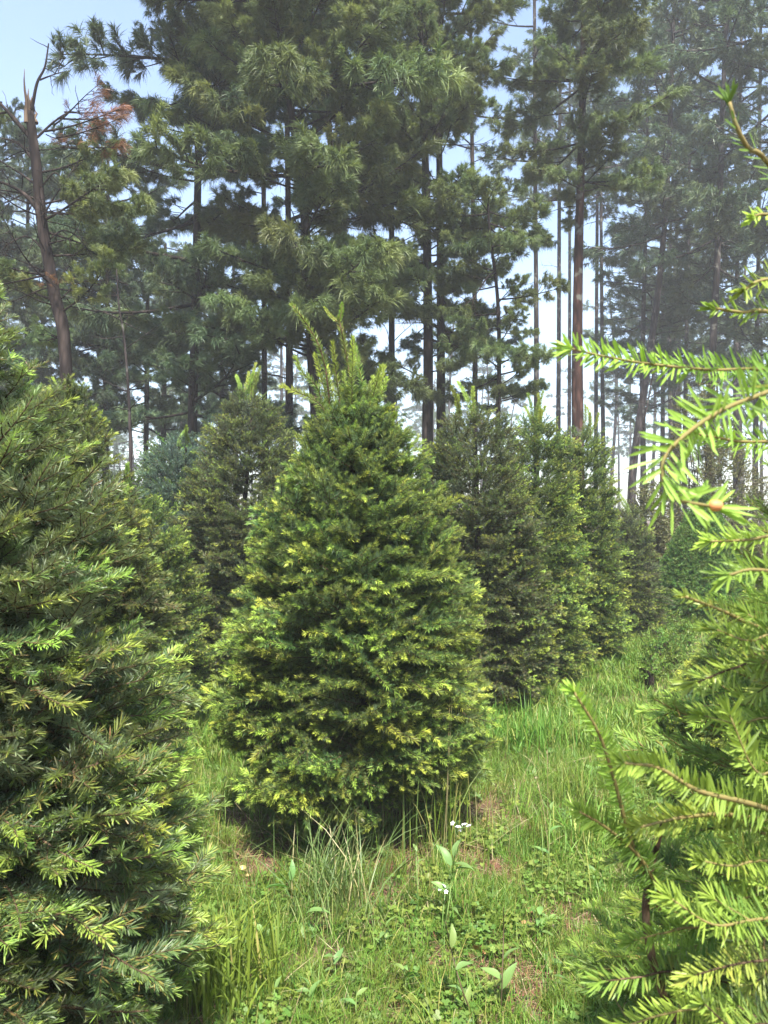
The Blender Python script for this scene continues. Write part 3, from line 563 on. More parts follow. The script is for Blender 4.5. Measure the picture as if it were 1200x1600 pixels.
# misty right-hand stand
GR = 'misty pines of the stand beyond the path'
MISTS = ['hazy straight pine just behind the lone reddish pine', 'very faint slim pine behind the lone reddish pine', 'faint straight pine beside the lone reddish pine, path side', 'second hazy trunk beside the lone reddish pine, path side',
    'misty pine whose trunk leans outward to a high crown', 'bushy misty pine standing right behind the leaning misty pine', 'misty pine with long bare side limbs above the shoot of the close fir', 'hazy pine crossed by the limbs of the long limbed misty pine',
    'misty pine behind the tips of the close yellow green fir', 'hazy crowned pine between the leaning and the long limbed misty pines', 'faint bushy pine between the leaning and the long limbed misty pines', 'thick misty pine mostly hidden by the close yellow green fir']
for i, (pts, d, w, cr, n, sz, bk) in enumerate([
    ([(872, 720), (873, 560), (874, 300), (876, 0), (877, -120)], 24, 13, (330, -90), 36, (.8, 1.2), 'bark_grey'),
    ([(889, 730), (890, 500), (890, 200), (890, -80)], 29, 11, (250, -60), 26, (.9, 1.3), 'bark_grey'),
    ([(931, 730), (932, 500), (934, 200), (935, -80)], 25, 12, (300, -60), 28, (.8, 1.2), 'bark_grey'),
    ([(943, 740), (941, 560), (939, 300), (938, -60)], 23, 13, (330, -50), 30, (.8, 1.2), 'bark_grey'),
    ([(988, 745), (1008, 600), (1030, 440), (1043, 280), (1050, 100), (1056, -120)], 18.5, 20, (420, -100), 52, (.7, 1.2), 'bark_grey'),
    ([(1005, 740), (1004, 560), (1007, 430), (1010, 300), (1012, 100)], 20.5, 15, (640, 90), 52, (.6, 1.0), 'bark_grey'),
    ([(1108, 740), (1113, 560), (1122, 380), (1128, 200), (1136, 0), (1140, -120)], 17.5, 20, (420, -100), 48, (.7, 1.2), 'bark_grey'),
    ([(1150, 740), (1150, 560), (1152, 400), (1156, 200), (1160, -60)], 21, 15, (520, -40), 40, (.8, 1.2), 'bark_grey'),
    ([(1180, 740), (1182, 560), (1185, 400), (1188, 100), (1190, -60)], 19, 14, (600, -40), 44, (.8, 1.2), 'bark_grey'),
    ([(1070, 740), (1072, 560), (1075, 400), (1078, 180), (1080, 20)], 24, 12, (620, 20), 44, (.8, 1.2), 'bark_grey'),
    ([(1035, 740), (1036, 560), (1036, 400), (1036, 200), (1036, 120)], 26, 12, (600, 100), 40, (.8, 1.2), 'bark_grey'),
    ([(1225, 740), (1228, 560), (1232, 300), (1236, 0)], 16, 20, (560, -40), 46, (.8, 1.2), 'bark_grey')]):
    pine(MISTS[i], pts, d * 1.35, w * .62, cr, 'pine_sparse', n, (sz[0] * 1.25, sz[1] * 1.25), bk, seed=30 + i, bares=5, bare_rng=(cr[0] + 120, cr[0] - 80), group=GR)

# left background pines behind the broken one
GL = 'background pines behind the broken pine'
GLL = ['background pine between the broken pine and the thin dead sapling', 'background pine right behind the lower trunk of the broken pine', 'background pine behind the thin dead sapling', 'background pine above the olive foreground fir, beside the broken pine', 'background pine seen past the bare limbs of the broken pine', 'hazy low pine above the bright green bushy shrub', 'hazy low pine above the stout hollow crowned fir']
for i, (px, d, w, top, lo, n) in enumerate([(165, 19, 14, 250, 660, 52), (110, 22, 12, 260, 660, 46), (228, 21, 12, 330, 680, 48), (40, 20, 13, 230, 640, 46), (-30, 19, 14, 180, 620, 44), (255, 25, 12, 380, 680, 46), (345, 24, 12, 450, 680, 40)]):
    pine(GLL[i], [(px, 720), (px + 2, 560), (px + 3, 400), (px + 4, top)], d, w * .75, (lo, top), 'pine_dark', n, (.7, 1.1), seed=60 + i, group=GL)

# broken pine
def broken_pine():
    d = 9.6; gx, gy = float(at(112, 0, d)[0]), d; z0 = float(gz(gx, gy)); root = thing('pine_tree', 'broken dying pine with splintered top, bare limbs and rust brown needles', 'pine tree', (gx, gy, z0))
    off = np.array([gx, gy, z0]); L = lambda px, py, dd=0: at(px, py, d + dd) - off
    me, P = trunk_mesh([np.array([0, 0, -.1]), L(103, 570), L(85, 460), L(66, 350), L(57, 260), L(50, 205), L(46, 175)], .082, .05, 'bark', seed=90, cap=True); obj('trunk', me, root)
    for k, (a, b_, h, w) in enumerate([(41, 192, 108, .032), (46, 192, 138, .045), (51, 190, 150, .045), (56, 194, 166, .03)]):
        B = MB(); p0, p1 = L(a, b_, (k - 1.5) * .03), L(a - 2, h, (k - 1.5) * .03); tube(B, np.linspace(p0, p1, 6) + np.random.default_rng(k).normal(0, .006, (6, 3)), np.linspace(w, .003, 6), 5)
        obj('splinter', B.mesh('splinter', [M['deadwood']]), root)
    def limb(pts, r0, r1, tw=0, sd=0, parent=root):
        B = MB(); P = smooth_path([L(*p) for p in pts], 18); tube(B, P, np.linspace(r0, r1, len(P)), 7); r = np.random.default_rng(sd)
        for j in range(tw):
            p0, T = curve(P, np.array([r.uniform(.3, .95)])); dd = nrm(T[0] * .6 + r.normal(0, .6, 3)); q = np.linspace(0, 1, 6)[:, None]; tube(B, p0 + dd * q * r.uniform(.12, .4) + r.normal(0, .015, (6, 3)) * q, np.linspace(.007, .002, 6), 4)
        obj('branch', B.mesh('limb', [M['bark']]), parent)
    limb([(50, 170), (58, 130), (70, 105), (76, 68)], .022, .008, 2, 1); limb([(62, 125), (80, 118), (98, 112)], .012, .004, 3, 2)
    limb([(48, 215), (30, 195), (8, 170), (-20, 140)], .035, .012, 4, 3); limb([(55, 255), (30, 225), (0, 215)], .018, .006, 5, 4); limb([(58, 290), (30, 270), (-10, 245)], .018, .006, 5, 5)
    limb([(60, 330), (40, 305), (15, 290), (-15, 280)], .03, .012, 3, 6); limb([(75, 400), (45, 370), (15, 380), (-5, 400)], .012, .004, 5, 7); limb([(66, 340), (90, 300), (125, 250)], .014, .004, 6, 8)
    limb([(60, 300), (85, 270), (105, 290), (135, 300)], .012, .004, 6, 9); limb([(58, 215), (85, 190), (110, 175), (130, 180)], .016, .005, 7, 10); limb([(70, 380), (100, 360), (130, 380), (160, 430)], .012, .003, 5, 11)
    limb([(92, 470), (130, 440), (175, 455), (215, 500)], .010, .003, 3, 12)
    r = np.random.default_rng(5)
    for j in range(22):
        py = r.uniform(215, 480); px = np.interp(py, [205, 260, 350, 460, 570], [50, 57, 66, 85, 103]); obj('branch', PROTO['bare'][1][r.integers(0, 6)], root, L(px, py), (r.uniform(-3, 3), -r.normal(.15, .35), r.uniform(-3.14, 3.14)), float(r.uniform(.3, .7)))
    for (px, py, rz, s) in [(70, 205, .1, .8), (85, 195, -.5, .7), (90, 185, .6, .7), (95, 230, .2, .65), (100, 175, .3, .6), (88, 215, 0, .7), (78, 440, .8, .25), (84, 446, 2.6, .25), (90, 455, -1.5, .25), (72, 210, 1.5, .4)]:
        obj('branch', PROTO['pine_brown'][1][r.integers(0, 4)], root, L(px, py), (r.normal(0, .2), -r.uniform(.0, .3), rz), s)['label'] = 'branch of dead rust brown needles'
    for (px, py, rz, s) in [(12, 175, 2.9, .5), (2, 160, 2.4, .5), (-15, 240, 3.1, .5), (62, 330, .3, .62), (66, 345, -.4, .6), (66, 360, .9, .55), (60, 320, .0, .5), (75, 400, .4, .55), (55, 270, .2, .5), (80, 430, 3.0, .55), (88, 470, 2.7, .55), (92, 490, -.5, .5), (96, 520, 2.2, .5)]:
        obj('branch', PROTO['pine'][1][r.integers(0, 8)], root, L(px, py), (r.normal(0, .2), -r.uniform(-.1, .35), rz), s)
broken_pine()

# far pines in the fog
r = np.random.default_rng(77); k = 0
for i in range(400):
    d = r.uniform(36, 105); px = r.uniform(-120, 1320)
    if (545 < px < 645 and d < 60) or (945 < px < 1000 and d < 55) or (770 < px < 868 and d < 45): continue
    D_ = r.uniform(.24, .38); h = r.uniform(14, 22); top = 800 - (h - CH) / d * F; lo = 800 - (h * r.uniform(.3, .6) - CH) / d * F
    if px < 420: lo = 800 - (h * r.uniform(.1, .3) - CH) / d * F
    pine('faint pine standing far back in the fog', [(px, 760), (px + r.normal(0, 4), (760 + top) / 2), (px + r.normal(0, 6), top)], d, D_ / d * F, (lo, top), 'pine_far', int(r.integers(22, 32)), (1.0, 1.6), 'bark_grey', seed=1000 + i, far=True, group='faint pines far back in the fog')
    k += 1
    if k >= 64: break

# thin dead sapling
def sapling(label, pts, d, r0, seed, tw=14):
    g = at(pts[0][0], 0, d); root = thing('dead_sapling', label, 'sapling', (g[0], d, float(gz(g[0], d)))); off = np.array(root.location)
    P = smooth_path([np.array([0, 0, -.05])] + [at(px, py, d) - off for px, py in pts], 24); B = MB(); tube(B, P, np.linspace(r0, r0 * .3, len(P)), 6); obj('trunk', B.mesh('trunk', [M['bark_grey']]), root); r = np.random.default_rng(seed)
    for j in range(tw):
        p0, _ = curve(P, np.array([r.uniform(.35, 1)])); B = MB(); a = r.uniform(0, 6.28); q = np.linspace(0, 1, 7)[:, None]; l = r.uniform(.2, .7)
        tube(B, p0 + np.array([math.cos(a), math.sin(a), r.uniform(-.2, .5)]) * q * l + r.normal(0, .02, (7, 3)) * q, np.linspace(.008, .002, 7), 4); obj('branch', B.mesh('branch', [M['bark_grey']]), root)
sapling('thin bare dead sapling with short twigs, beside the background pines', [(204, 720), (200, 600), (193, 520), (186, 480), (182, 420)], 8.8, .022, 1)
sapling('slim grey sapling stem leaning in front of the misty trunks', [(985, 760), (1010, 640), (1024, 560)], 15, .03, 2, 8)

# ------------------------------------------------------------------ shrubs
def leaf_cluster(mat, seed, n=26, size=.03, R=.16, wide=.5):
    r = np.random.default_rng(seed); B = MB()
    for k in range(4):
        d = nrm(np.array([1, r.normal(0, .5), r.normal(.2, .4)])); P = np.linspace([0, 0, 0], d * R * r.uniform(.8, 1.2), 5); tube(B, P, np.linspace(.003, .001, 5), 3, 1)
        pos, T = curve(P, r.uniform(.15, 1, n)); D = nrm(T * .6 + r.normal(0, .6, (n, 3))); blades(B, pos, D, size * r.uniform(.6, 1.2, n), size * wide, r.normal(0, 1, (n, 3)), 0.003, np.clip(r.normal(.3, .3), 0, 1), r.uniform(0, 1, n))
    return B.mesh('leaf_spray', [M[mat], M['wood']])
proto_set('shrub', [leaf_cluster('shrub', 400 + i, 26, .028, .22) for i in range(5)])
proto_set('shrub_dry', [leaf_cluster('shrub_dry', 420 + i, 14, .035, .24) for i in range(5)])
proto_set('cypress', [leaf_cluster('cypress', 440 + i, 60, .016, .08, .3) for i in range(5)])
def shrub(label, px, d, w, h, key, n, seed, name='shrub', cat='shrub', group=None, cone=False, sc=(.8, 1.3), x=None):
    r = np.random.default_rng(seed); x = (px - 600) / F * d if x is None else x; root = thing(name, label, cat, (x, d, float(gz(x, d))), group)
    for k in range(1 if cone else 6):
        B = MB(); e = np.array([r.normal(0, w * .25), r.normal(0, w * .25), h * r.uniform(.7, .95)]) if not cone else np.array([0, 0, h * .9]); P = smooth_path([np.array([0, 0, -.03]), e * .5 + r.normal(0, .05, 3), e], 8); tube(B, P, np.linspace(.018, .005, len(P)), 6); obj('stem', B.mesh('stem', [M['bark']]), root)
    az = r.uniform(-np.pi, np.pi, n)
    if cone:
        t = r.uniform(0, 1, n) ** 1.3; rad = w / 2 * np.interp(t, [0, .1, .3, .6, .85, 1], [.85, 1, .95, .68, .33, .03]) * r.uniform(.88, 1.0, n); z = .05 + t * h; e = np.radians(15 + 50 * t + r.normal(0, 12, n))
    else:
        u = r.uniform(.15, 1, n); t = r.uniform(0, 1, n); prof_ = np.sqrt(np.clip(1 - (1.75 * t - .75) ** 2, .02, 1)); rad = w / 2 * prof_ * u ** .5 * (1 + .2 * np.sin(3 * az + seed) * np.sin(5 * t + seed)); z = .06 + t * h * (1 + .15 * np.sin(2 * az + seed)); e = r.normal(.4, .45, n)
    pos = np.stack([rad * np.cos(az), rad * np.sin(az), z], -1); a2 = az + r.normal(0, .5, n)
    scatter('foliage', key, pos - .08 * np.stack([np.cos(a2), np.sin(a2), 0 * a2], -1), np.stack([r.uniform(-3, 3, n), -e, a2], -1), r.uniform(*sc, n), r.integers(0, 5, n), root)
    return root
shrub('dense rounded cone of dark green foliage beside the grassy path', 1098, 10.8, 1.35, 1.62, 'cypress', 5200, 1, 'cypress_shrub', cone=True, sc=(.9, 1.4))
GB = 'undergrowth shrubs at the forest edge'
shrub('bright green bushy shrub in front of the misty trunks, behind the blue green fir', 268, 11.0, 1.3, 2.15, 'shrub', 520, 2, group=GB)
shrub('lower bright green shrub in front of the misty trunks, beside the thin dead sapling', 225, 12.0, 1.3, 1.75, 'shrub', 420, 3, group=GB)
shrub('tall loose olive shrub with small leaves beside the misty trunks', 1092, 13.0, 1.5, 3.3, 'shrub_dry', 420, 4, group=GB)
shrub('dry brownish shrub at the far end of the grassy path', 1010, 12.5, 1.2, 1.7, 'shrub_dry', 300, 5, group=GB)
shrub('dry thin shrub behind the dense rounded cone', 1140, 14.0, 2.0, 2.6, 'shrub_dry', 380, 6, group=GB)
shrub('yellowish low shrub between the row of firs and the rounded cone', 1022, 12.8, .8, 1.2, 'shrub_dry', 190, 7, group=GB)
r = np.random.default_rng(33)
for i in range(6):
    d = r.uniform(6.0, 10.5); px = np.interp(d, [4.5, 7, 9.5], [1035, 1050, 1045]) + r.normal(0, 22)
    shrub('low leafy weed crowding the edge of the grassy path', px, d, r.uniform(.25, .45), r.uniform(.12, .25), 'shrub', 26, 80 + i, 'leafy_weed', 'weed', 'leafy weeds crowding the path edge', sc=(.5, .8))
r = np.random.default_rng(31)
for i, (px, d) in enumerate([(560, 15), (640, 16), (700, 15.2), (820, 16.5), (870, 15.5), (930, 17), (985, 18), (440, 16), (350, 17), (170, 14), (60, 15), (120, 13), (1180, 15.5), (1230, 13), (500, 19), (760, 19)]):
    shrub('low dull shrub among the trunks at the forest edge', px, d, r.uniform(1.2, 2.2), r.uniform(.9, 1.6), 'shrub_dry', 240, 50 + i, group='low shrubs among the forest trunks')

# ------------------------------------------------------------------ grass, clover, litter
def grass_clump(seed, n, L, W, spread, mat, dry=.15, lean=.35):
    r = np.random.default_rng(seed); B = MB()
    for k in range(n):
        a = r.uniform(0, 6.28); l = L * r.uniform(.35, 1.1); o = np.array([r.normal(0, spread), r.normal(0, spread), 0]); d = np.array([math.cos(a), math.sin(a), 0]); ln = abs(r.normal(lean, .25)); s = np.linspace(0, 1, 5)
        P = o + d * (ln * l * s ** 2)[:, None] + np.array([0, 0, 1]) * (l * (s - .35 * ln * s ** 2.5))[:, None]; w = W * np.array([.7, 1, .9, .6]) / 2; sd = np.array([-d[1], d[0], 0]) * 1.0
        sd = nrm(sd + r.normal(0, .3, 3)); V = np.concatenate([np.stack([P[:4] - sd * w[:, None], P[:4] + sd * w[:, None]], 1).reshape(-1, 3), P[4:]]); b = B.verts(V, 1.0 if r.uniform() < dry else r.uniform(0, .15), r.uniform())
        B.quads([[b, b + 1, b + 3, b + 2], [b + 2, b + 3, b + 5, b + 4], [b + 4, b + 5, b + 7, b + 6]]); B.tris([[b + 6, b + 7, b + 8]])
    return B.mesh('grass_clump', [M[mat]])
def clover(seed, n=9, size=.0085, H=.045):
    r = np.random.default_rng(seed); B = MB()
    for k in range(n):
        c = np.array([r.normal(0, .03), r.normal(0, .03), H * r.uniform(.4, 1.1)]); tube(B, np.linspace([c[0] * .5, c[1] * .5, 0], c, 3), .0007, 3, 0, cap=False); va = r.uniform(); tilt = r.normal(0, .25, 2); a0 = r.uniform(0, 6.28); fr = max(0, r.normal(.1, .2)); s_ = size * r.uniform(.7, 1.2)
        for j in range(3):
            a = a0 + j * 2.094; ca, sa = math.cos(a), math.sin(a); th = np.array([-1.25, -.75, -.28, 0, .28, .75, 1.25]); rr = s_ * np.array([.5, .95, 1.15, 1.0, 1.15, .95, .5]); x = rr * np.cos(th * .85); y = rr * np.sin(th * .85)
            V = np.stack([c[0] + x * ca - y * sa, c[1] + x * sa + y * ca, c[2] + .12 * rr + (x * ca - y * sa) * tilt[0] + (x * sa + y * ca) * tilt[1] - np.abs(y) * .1], -1); b = B.verts(np.vstack([c, V]), fr, va)
            B.tris([[b, b + q, b + q + 1] for q in range(1, 7)])
    return B.mesh('clover', [M['clover']])
def leaf_blade(L=.10, W=.03, fold=.15, curl=.25, seed=0):
    r = np.random.default_rng(seed); s = np.linspace(0, 1, 7); w = W / 2 * np.sin(np.pi * np.clip(s, .03, 1) ** .75) ** .9; w[-1] = 0.0005
    z = curl * L * (s - s ** 2 * 1.5); mid = np.stack([s * L, .03 * L * np.sin(s * 4 + r.uniform(0, 6)), z], -1); up = np.stack([0 * s, 0 * s, w * fold * 2 + r.normal(0, .0008, 7)], -1); sd = np.stack([0 * s, w, 0 * s], -1)
    return np.stack([mid - sd + up, mid, mid + sd + up], 1)
def add_leaf(B, V, pos, rot, scale=1., fresh=.0, var=.5, m=0):
    R = np.array(Matrix.Rotation(rot[2], 3, 'Z') @ Matrix.Rotation(rot[1], 3, 'Y') @ Matrix.Rotation(rot[0], 3, 'X')); n = len(V); b = B.verts((V.reshape(-1, 3) * scale) @ R.T + pos, fresh, var); i = b + 3 * np.arange(n - 1)[:, None]
    B.quads(np.concatenate([i + np.array([[0, 1, 4, 3]]), i + np.array([[1, 2, 5, 4]])]), m)
def weed_rosette(seed, n=7, L=.06):
    r = np.random.default_rng(seed); B = MB()
    for k in range(n): add_leaf(B, leaf_blade(L, L * .42, .15, .3, seed * 10 + k), np.array([0, 0, .01 + .02 * r.uniform()]), (r.normal(0, .3), -r.uniform(.1, .9), k * 2.4 + r.normal(0, .3)), r.uniform(.6, 1.15), max(0, r.normal(.05, .15)), r.uniform())
    return B.mesh('weed_rosette', [M['weed']])
def litter_proto(seed, n=22):
    r = np.random.default_rng(seed); B = MB(); a = r.uniform(0, 6.28, n); D = nrm(np.stack([np.cos(a), np.sin(a), r.normal(0, .12, n)], -1)); blades(B, np.column_stack([r.normal(0, .045, (n, 2)), r.uniform(.002, .018, n)]), D, r.uniform(.04, .11, n), .0019, np.tile([[0, 0, 1.]], (n, 1)), .002, np.clip(r.normal(.3, .4, n), 0, 1), r.uniform(0, 1, n)); return B.mesh('fallen_needles', [M['litter']])
proto_set('grass', [grass_clump(500 + i, 20, .11, .0027, .026, 'grass', .08, .5) for i in range(6)])
proto_set('grass_tall', [grass_clump(520 + i, 14, .30, .0045, .03, 'grass', .15, .3) for i in range(5)])
proto_set('grass_far', [grass_clump(540 + i, 30, .13, .0065, .07, 'grass', .06, .6) for i in range(5)])
proto_set('clover', [clover(560 + i) for i in range(6)])
proto_set('weeds', [weed_rosette(580 + i) for i in range(6)])
proto_set('litter', [litter_proto(600 + i) for i in range(5)])
def straw_proto(seed, n=12):
    r = np.random.default_rng(seed); B = MB(); a = r.uniform(0, 6.28, n); D = nrm(np.stack([np.cos(a), np.sin(a), r.normal(.12, .2, n)], -1)); blades(B, np.column_stack([r.normal(0, .05, (n, 2)), r.uniform(.004, .03, n)]), D, r.uniform(.06, .2, n), .0024, np.tile([[0, 0, 1.]], (n, 1)) + r.normal(0, .3, (n, 3)), r.uniform(0, .03, n), r.uniform(0, .5, n), r.uniform(0, 1, n)); return B.mesh('dead_grass', [M['straw']])
proto_set('straw', [straw_proto(620 + i) for i in range(5)])
def field(x, y, s): return .5 + .25 * (np.sin(x * 2.3 * s + 1.3) * np.cos(y * 1.9 * s + .7) + np.sin(x * 4.7 * s - y * 3.1 * s + 2.2) * .7 + np.sin(y * 6.1 * s + x * 1.3) * .4)
# bare patches of needle litter: (x, y, radius)
PATCH = [(*at(*p)[:2], rr) for p, rr in [((400, 0, 3.30), .20), ((350, 0, 3.85), .28), ((770, 0, 3.25), .17), ((805, 0, 2.55), .16), ((690, 0, 2.62), .10), ((900, 0, 2.9), .15), ((640, 0, 3.5), .35), ((560, 0, 3.8), .55), ((760, 0, 3.8), .2)]]
def patch(x, y):
    v = np.zeros_like(x)
    for px, py, rr in PATCH: v = np.maximum(v, np.exp(-((x - px) ** 2 + (y - py) ** 2) / rr ** 2 * 1.4))
    return v
def spread(n, y0, y1, seed, half=.62, gamma=1.0):
    r = np.random.default_rng(seed); y = y0 + (y1 - y0) * r.uniform(0, 1, n) ** gamma; x = r.uniform(-half, half, n) * (y + .5); return r, x, y
def cover(name, key, n, y0, y1, seed, keep, sc=(.7, 1.3), half=.62, gamma=1.0, flat=False):
    r, x, y = spread(n, y0, y1, seed, half, gamma); k = r.uniform(0, 1, n) < keep(x, y); x, y = x[k], y[k]; m = len(x); K = len(PROTO[key][1])
    scatter(name, key, np.stack([x, y, gz(x, y) - .003], -1), np.stack([r.normal(0, .05 if flat else .14, m), r.normal(0, .05 if flat else .14, m), r.uniform(0, 6.28, m)], -1), r.uniform(*sc, m), r.integers(0, K, m))
cover('short_grass', 'grass', 28000, 1.6, 6.0, 1, lambda x, y: np.clip(field(x, y, 1.7) * 1.6 + .05, .3, 1) * (1 - .92 * patch(x, y)), (.45, 1.1))
cover('lush_grass', 'grass_tall', 6000, 1.9, 11, 2, lambda x, y: np.clip(field(x, y, .9) * 2.2 - .75, .02, 1) * (1 - .95 * patch(x, y)) * np.where((y < 3.6) & (np.abs(x) < .62), .22, 1), (.45, 1.0))
cover('far_grass', 'grass_far', 20000, 4.8, 30, 3, lambda x, y: np.clip(field(x, y, .4) * 1.6, .35, 1), (.7, 1.5), gamma=1.4)
cover('clover_patch', 'clover', 6500, 2.0, 4.2, 4, lambda x, y: np.clip(field(x + 3, y + 1, 2.6) * 3 - 1.25, .03, 1) * (1 - .95 * patch(x, y)), (.7, 1.4))
cover('low_weeds', 'weeds', 1500, 2.0, 6, 5, lambda x, y: np.clip(field(x - 2, y + 5, 2.7) * 1.6 - .4, .05, 1) * (1 - .93 * patch(x, y)), (.5, 1.1))
cover('dead_grass', 'straw', 2600, 1.9, 7, 7, lambda x, y: np.clip(field(x + 7, y - 3, 2.4) * 1.8 - .5, .08, 1), (.6, 1.2))
cover('fallen_needles', 'litter', 7000, 1.8, 7, 6, lambda x, y: np.clip(patch(x, y) * 1.2 + .12, 0, 1), (.7, 1.3), flat=True)

# ------------------------------------------------------------------ individual plants on the forest floor
def ground_at(px, py):
    Y = CH * F / (py - 800); x = (px - 600) / F * Y; return np.array([x, Y, float(gz(x, Y))])
def grass_tuft(label, px, py, n, L, W, seed, mat='grass_blue', spread_=.07, lean=.35, dry=.12, group=None, name='grass_tuft'):
    b = ground_at(px, py); root = thing(name, label, 'grass', b, group); o = obj('blades', grass_clump(seed, n, L, W, spread_, mat, dry, lean), root, kind='stuff'); return root
grass_tuft('big blue green grass tuft in front of the bushy centre fir', 525, 1425, 230, .44, .0042, 700, spread_=.12, lean=.5)
grass_tuft('upright dark grass tuft at the foot of the bushy centre fir', 575, 1345, 60, .34, .0045, 701, spread_=.06, lean=.2)
grass_tuft('thick bright green grass tuft beside the olive foreground fir', 350, 1585, 220, .33, .0085, 702, 'grass', .075, .38, .03)
grass_tuft('tall green grass tuft at the foot of the grey green fir', 835, 1190, 110, .36, .006, 703, 'grass', .13, .25, .1)
grass_tuft('loose pale grass tuft behind the white flowered weed', 690, 1350, 70, .55, .0045, 704, 'grass', .07, .14, .4)
grass_tuft('yellowish grass tuft sprawling by the edge of the path', 905, 1330, 90, .26, .0055, 705, 'grass', .10, .55, .25)

LEAFM = [leaf_blade(.10, .036, .18, .3, 800 + i) for i in range(4)]
def leaf_mesh(i, fresh=0., var=.5):
    B = MB(); add_leaf(B, LEAFM[i], np.zeros(3), (0, 0, 0), 1, fresh, var); return B.mesh('leaf', [M['weed']])
LM = [leaf_mesh(i % 4, f, v) for i, (f, v) in enumerate([(0, .3), (0, .8), (.1, .5), (.3, .9), (.8, .9)])]
def weed(label, base, stems, leaves, flowers=(), stem='stem_green', name='weed_plant', cat='weed', group=None):
    """stems: lists of (px,py) at the plant's own depth; leaves: (px, py, azimuth, pitch, length m, mesh)"""
    b = ground_at(*base); root = thing(name, label, cat, b, group); Y = b[1]; r = np.random.default_rng(int(base[0]))
    loc = lambda px, py, dy=0.: at(px, py, Y + dy) - b
    for s in stems:
        B = MB(); P = smooth_path([loc(px, py, .02 * i * (-1) ** i) for i, (px, py) in enumerate(s)], 16); P[0, 2] = -.02 if s[0][1] >= base[1] - 15 else P[0, 2]; tube(B, P, np.linspace(.0026, .0013, len(P)), 5); obj('stem', B.mesh('stem', [M[stem]]), root)
    for (px, py, az, pitch, l, k) in leaves: obj('leaf', LM[k], root, loc(px, py), (r.normal(0, .25), pitch, az), l / .125)
    for (px, py, s) in flowers:
        B = MB()
        for j in range(5):
            V = leaf_blade(.011 * s, .009 * s, .3, .3, j); add_leaf(B, V, np.zeros(3), (0, -.5, j * 1.257), 1)
        B2 = MB(); obj('flower', B.mesh('flower', [M['white']]), root, loc(px, py), (r.normal(-.5, .3), r.normal(0, .3), r.uniform(0, 6)))
    return root
weed('weed with pale oval leaves beside the big blue green grass tuft', (478, 1480), [[(478, 1480), (474, 1440), (462, 1400), (452, 1355)], [(474, 1440), (490, 1425)]],
     [(455, 1375, 1.5, -1.3, .085, 0), (452, 1388, 3.3, -.15, .13, 0), (478, 1428, -.1, -.25, .11, 1), (470, 1442, -1.2, .5, .07, 1), (476, 1455, 2.4, -.2, .07, 2)])
weed('white flowered weed with broad light green leaves', (688, 1480), [[(688, 1480), (700, 1420), (706, 1370), (712, 1330), (722, 1310)], [(706, 1370), (695, 1345), (685, 1320)]],
     [(710, 1340, .9, -1.1, .085, 2), (706, 1352, 2.6, -.8, .11, 0), (708, 1352, -.4, -.1, .10, 1), (712, 1358, .1, .12, .12, 0), (695, 1390, 2.9, -.5, .07, 3), (700, 1420, -1.0, -.3, .08, 2)],
     [(716, 1294, 1.2), (726, 1290, 1.2), (733, 1292, 1.1), (708, 1287, .9), (720, 1299, 1.1), (693, 1385, .8), (697, 1394, .8), (688, 1390, .8)])
weed('dark stalked weed with withered brown head on the near grass', (782, 1600), [[(782, 1600), (785, 1520), (787, 1450), (787, 1418)]], [(786, 1500, .3, -.6, .08, 3), (785, 1530, 2.8, -.4, .09, 2), (784, 1545, .5, -.9, .11, 3)], stem='stem_dark')
weed('leaning dark stemmed weed with yellowing leaves', (742, 1598), [[(742, 1598), (720, 1540), (704, 1480), (696, 1440)]], [(706, 1480, 1.4, -1.2, .08, 4), (712, 1515, .3, -.3, .07, 2), (722, 1550, 2.9, -.4, .06, 3), (730, 1570, 1.2, -1.1, .07, 4)], stem='stem_dark')
weed('spindly weed with drying leaves at the foot of the white flowered weed', (655, 1440), [[(655, 1440), (652, 1380), (650, 1320), (652, 1295)]], [(651, 1330, 2, -.6, .045, 3), (652, 1350, .5, -.5, .045, 2), (651, 1310, -.5, -.6, .04, 4), (653, 1375, 3, -.4, .05, 3)])
weed('slim upright weed on the path beside the yellowish grass', (858, 1400), [[(858, 1400), (858, 1320), (861, 1260), (862, 1225)], [(846, 1402), (848, 1330), (846, 1290)]], [(860, 1300, .2, -.5, .07, 1), (859, 1335, 2.8, -.4, .07, 0), (861, 1265, 1, -.8, .05, 2), (848, 1330, 2.5, -.4, .05, 2)])
weed('yellow leaved weed by the olive foreground fir and red needle patch', (350, 1330), [[(350, 1330), (352, 1270), (350, 1225)]], [(350, 1232, .2, -.4, .05, 4), (350, 1225, 2.6, -.9, .045, 4), (352, 1245, 3.1, .1, .05, 3), (350, 1222, 1.3, -1, .04, 4)])
weed('small weed with orange tipped buds on the near clover', (560, 1600), [[(560, 1600), (556, 1575), (558, 1548)], [(430, 1600), (428, 1560), (432, 1530)]], [(558, 1555, .5, -.4, .05, 3), (556, 1570, 2.8, -.3, .06, 2), (430, 1545, 1, -.8, .05, 3)])
r = np.random.default_rng(12)
for i, (px, py) in enumerate([(480, 1590), (630, 1560), (520, 1540), (860, 1560), (600, 1500), (410, 1500), (840, 1480), (740, 1460)]):
    b = (px, py); weed('little leafy weed seedling in the clover', b, [[(px, py), (px + 4, py - 20), (px + 2, py - 42)]], [(px + 3, py - 15 - 9 * j, r.uniform(0, 6.28), -r.uniform(.1, .8), r.uniform(.04, .08), int(r.integers(0, 5))) for j in range(5)], group='little weed seedlings in the clover')

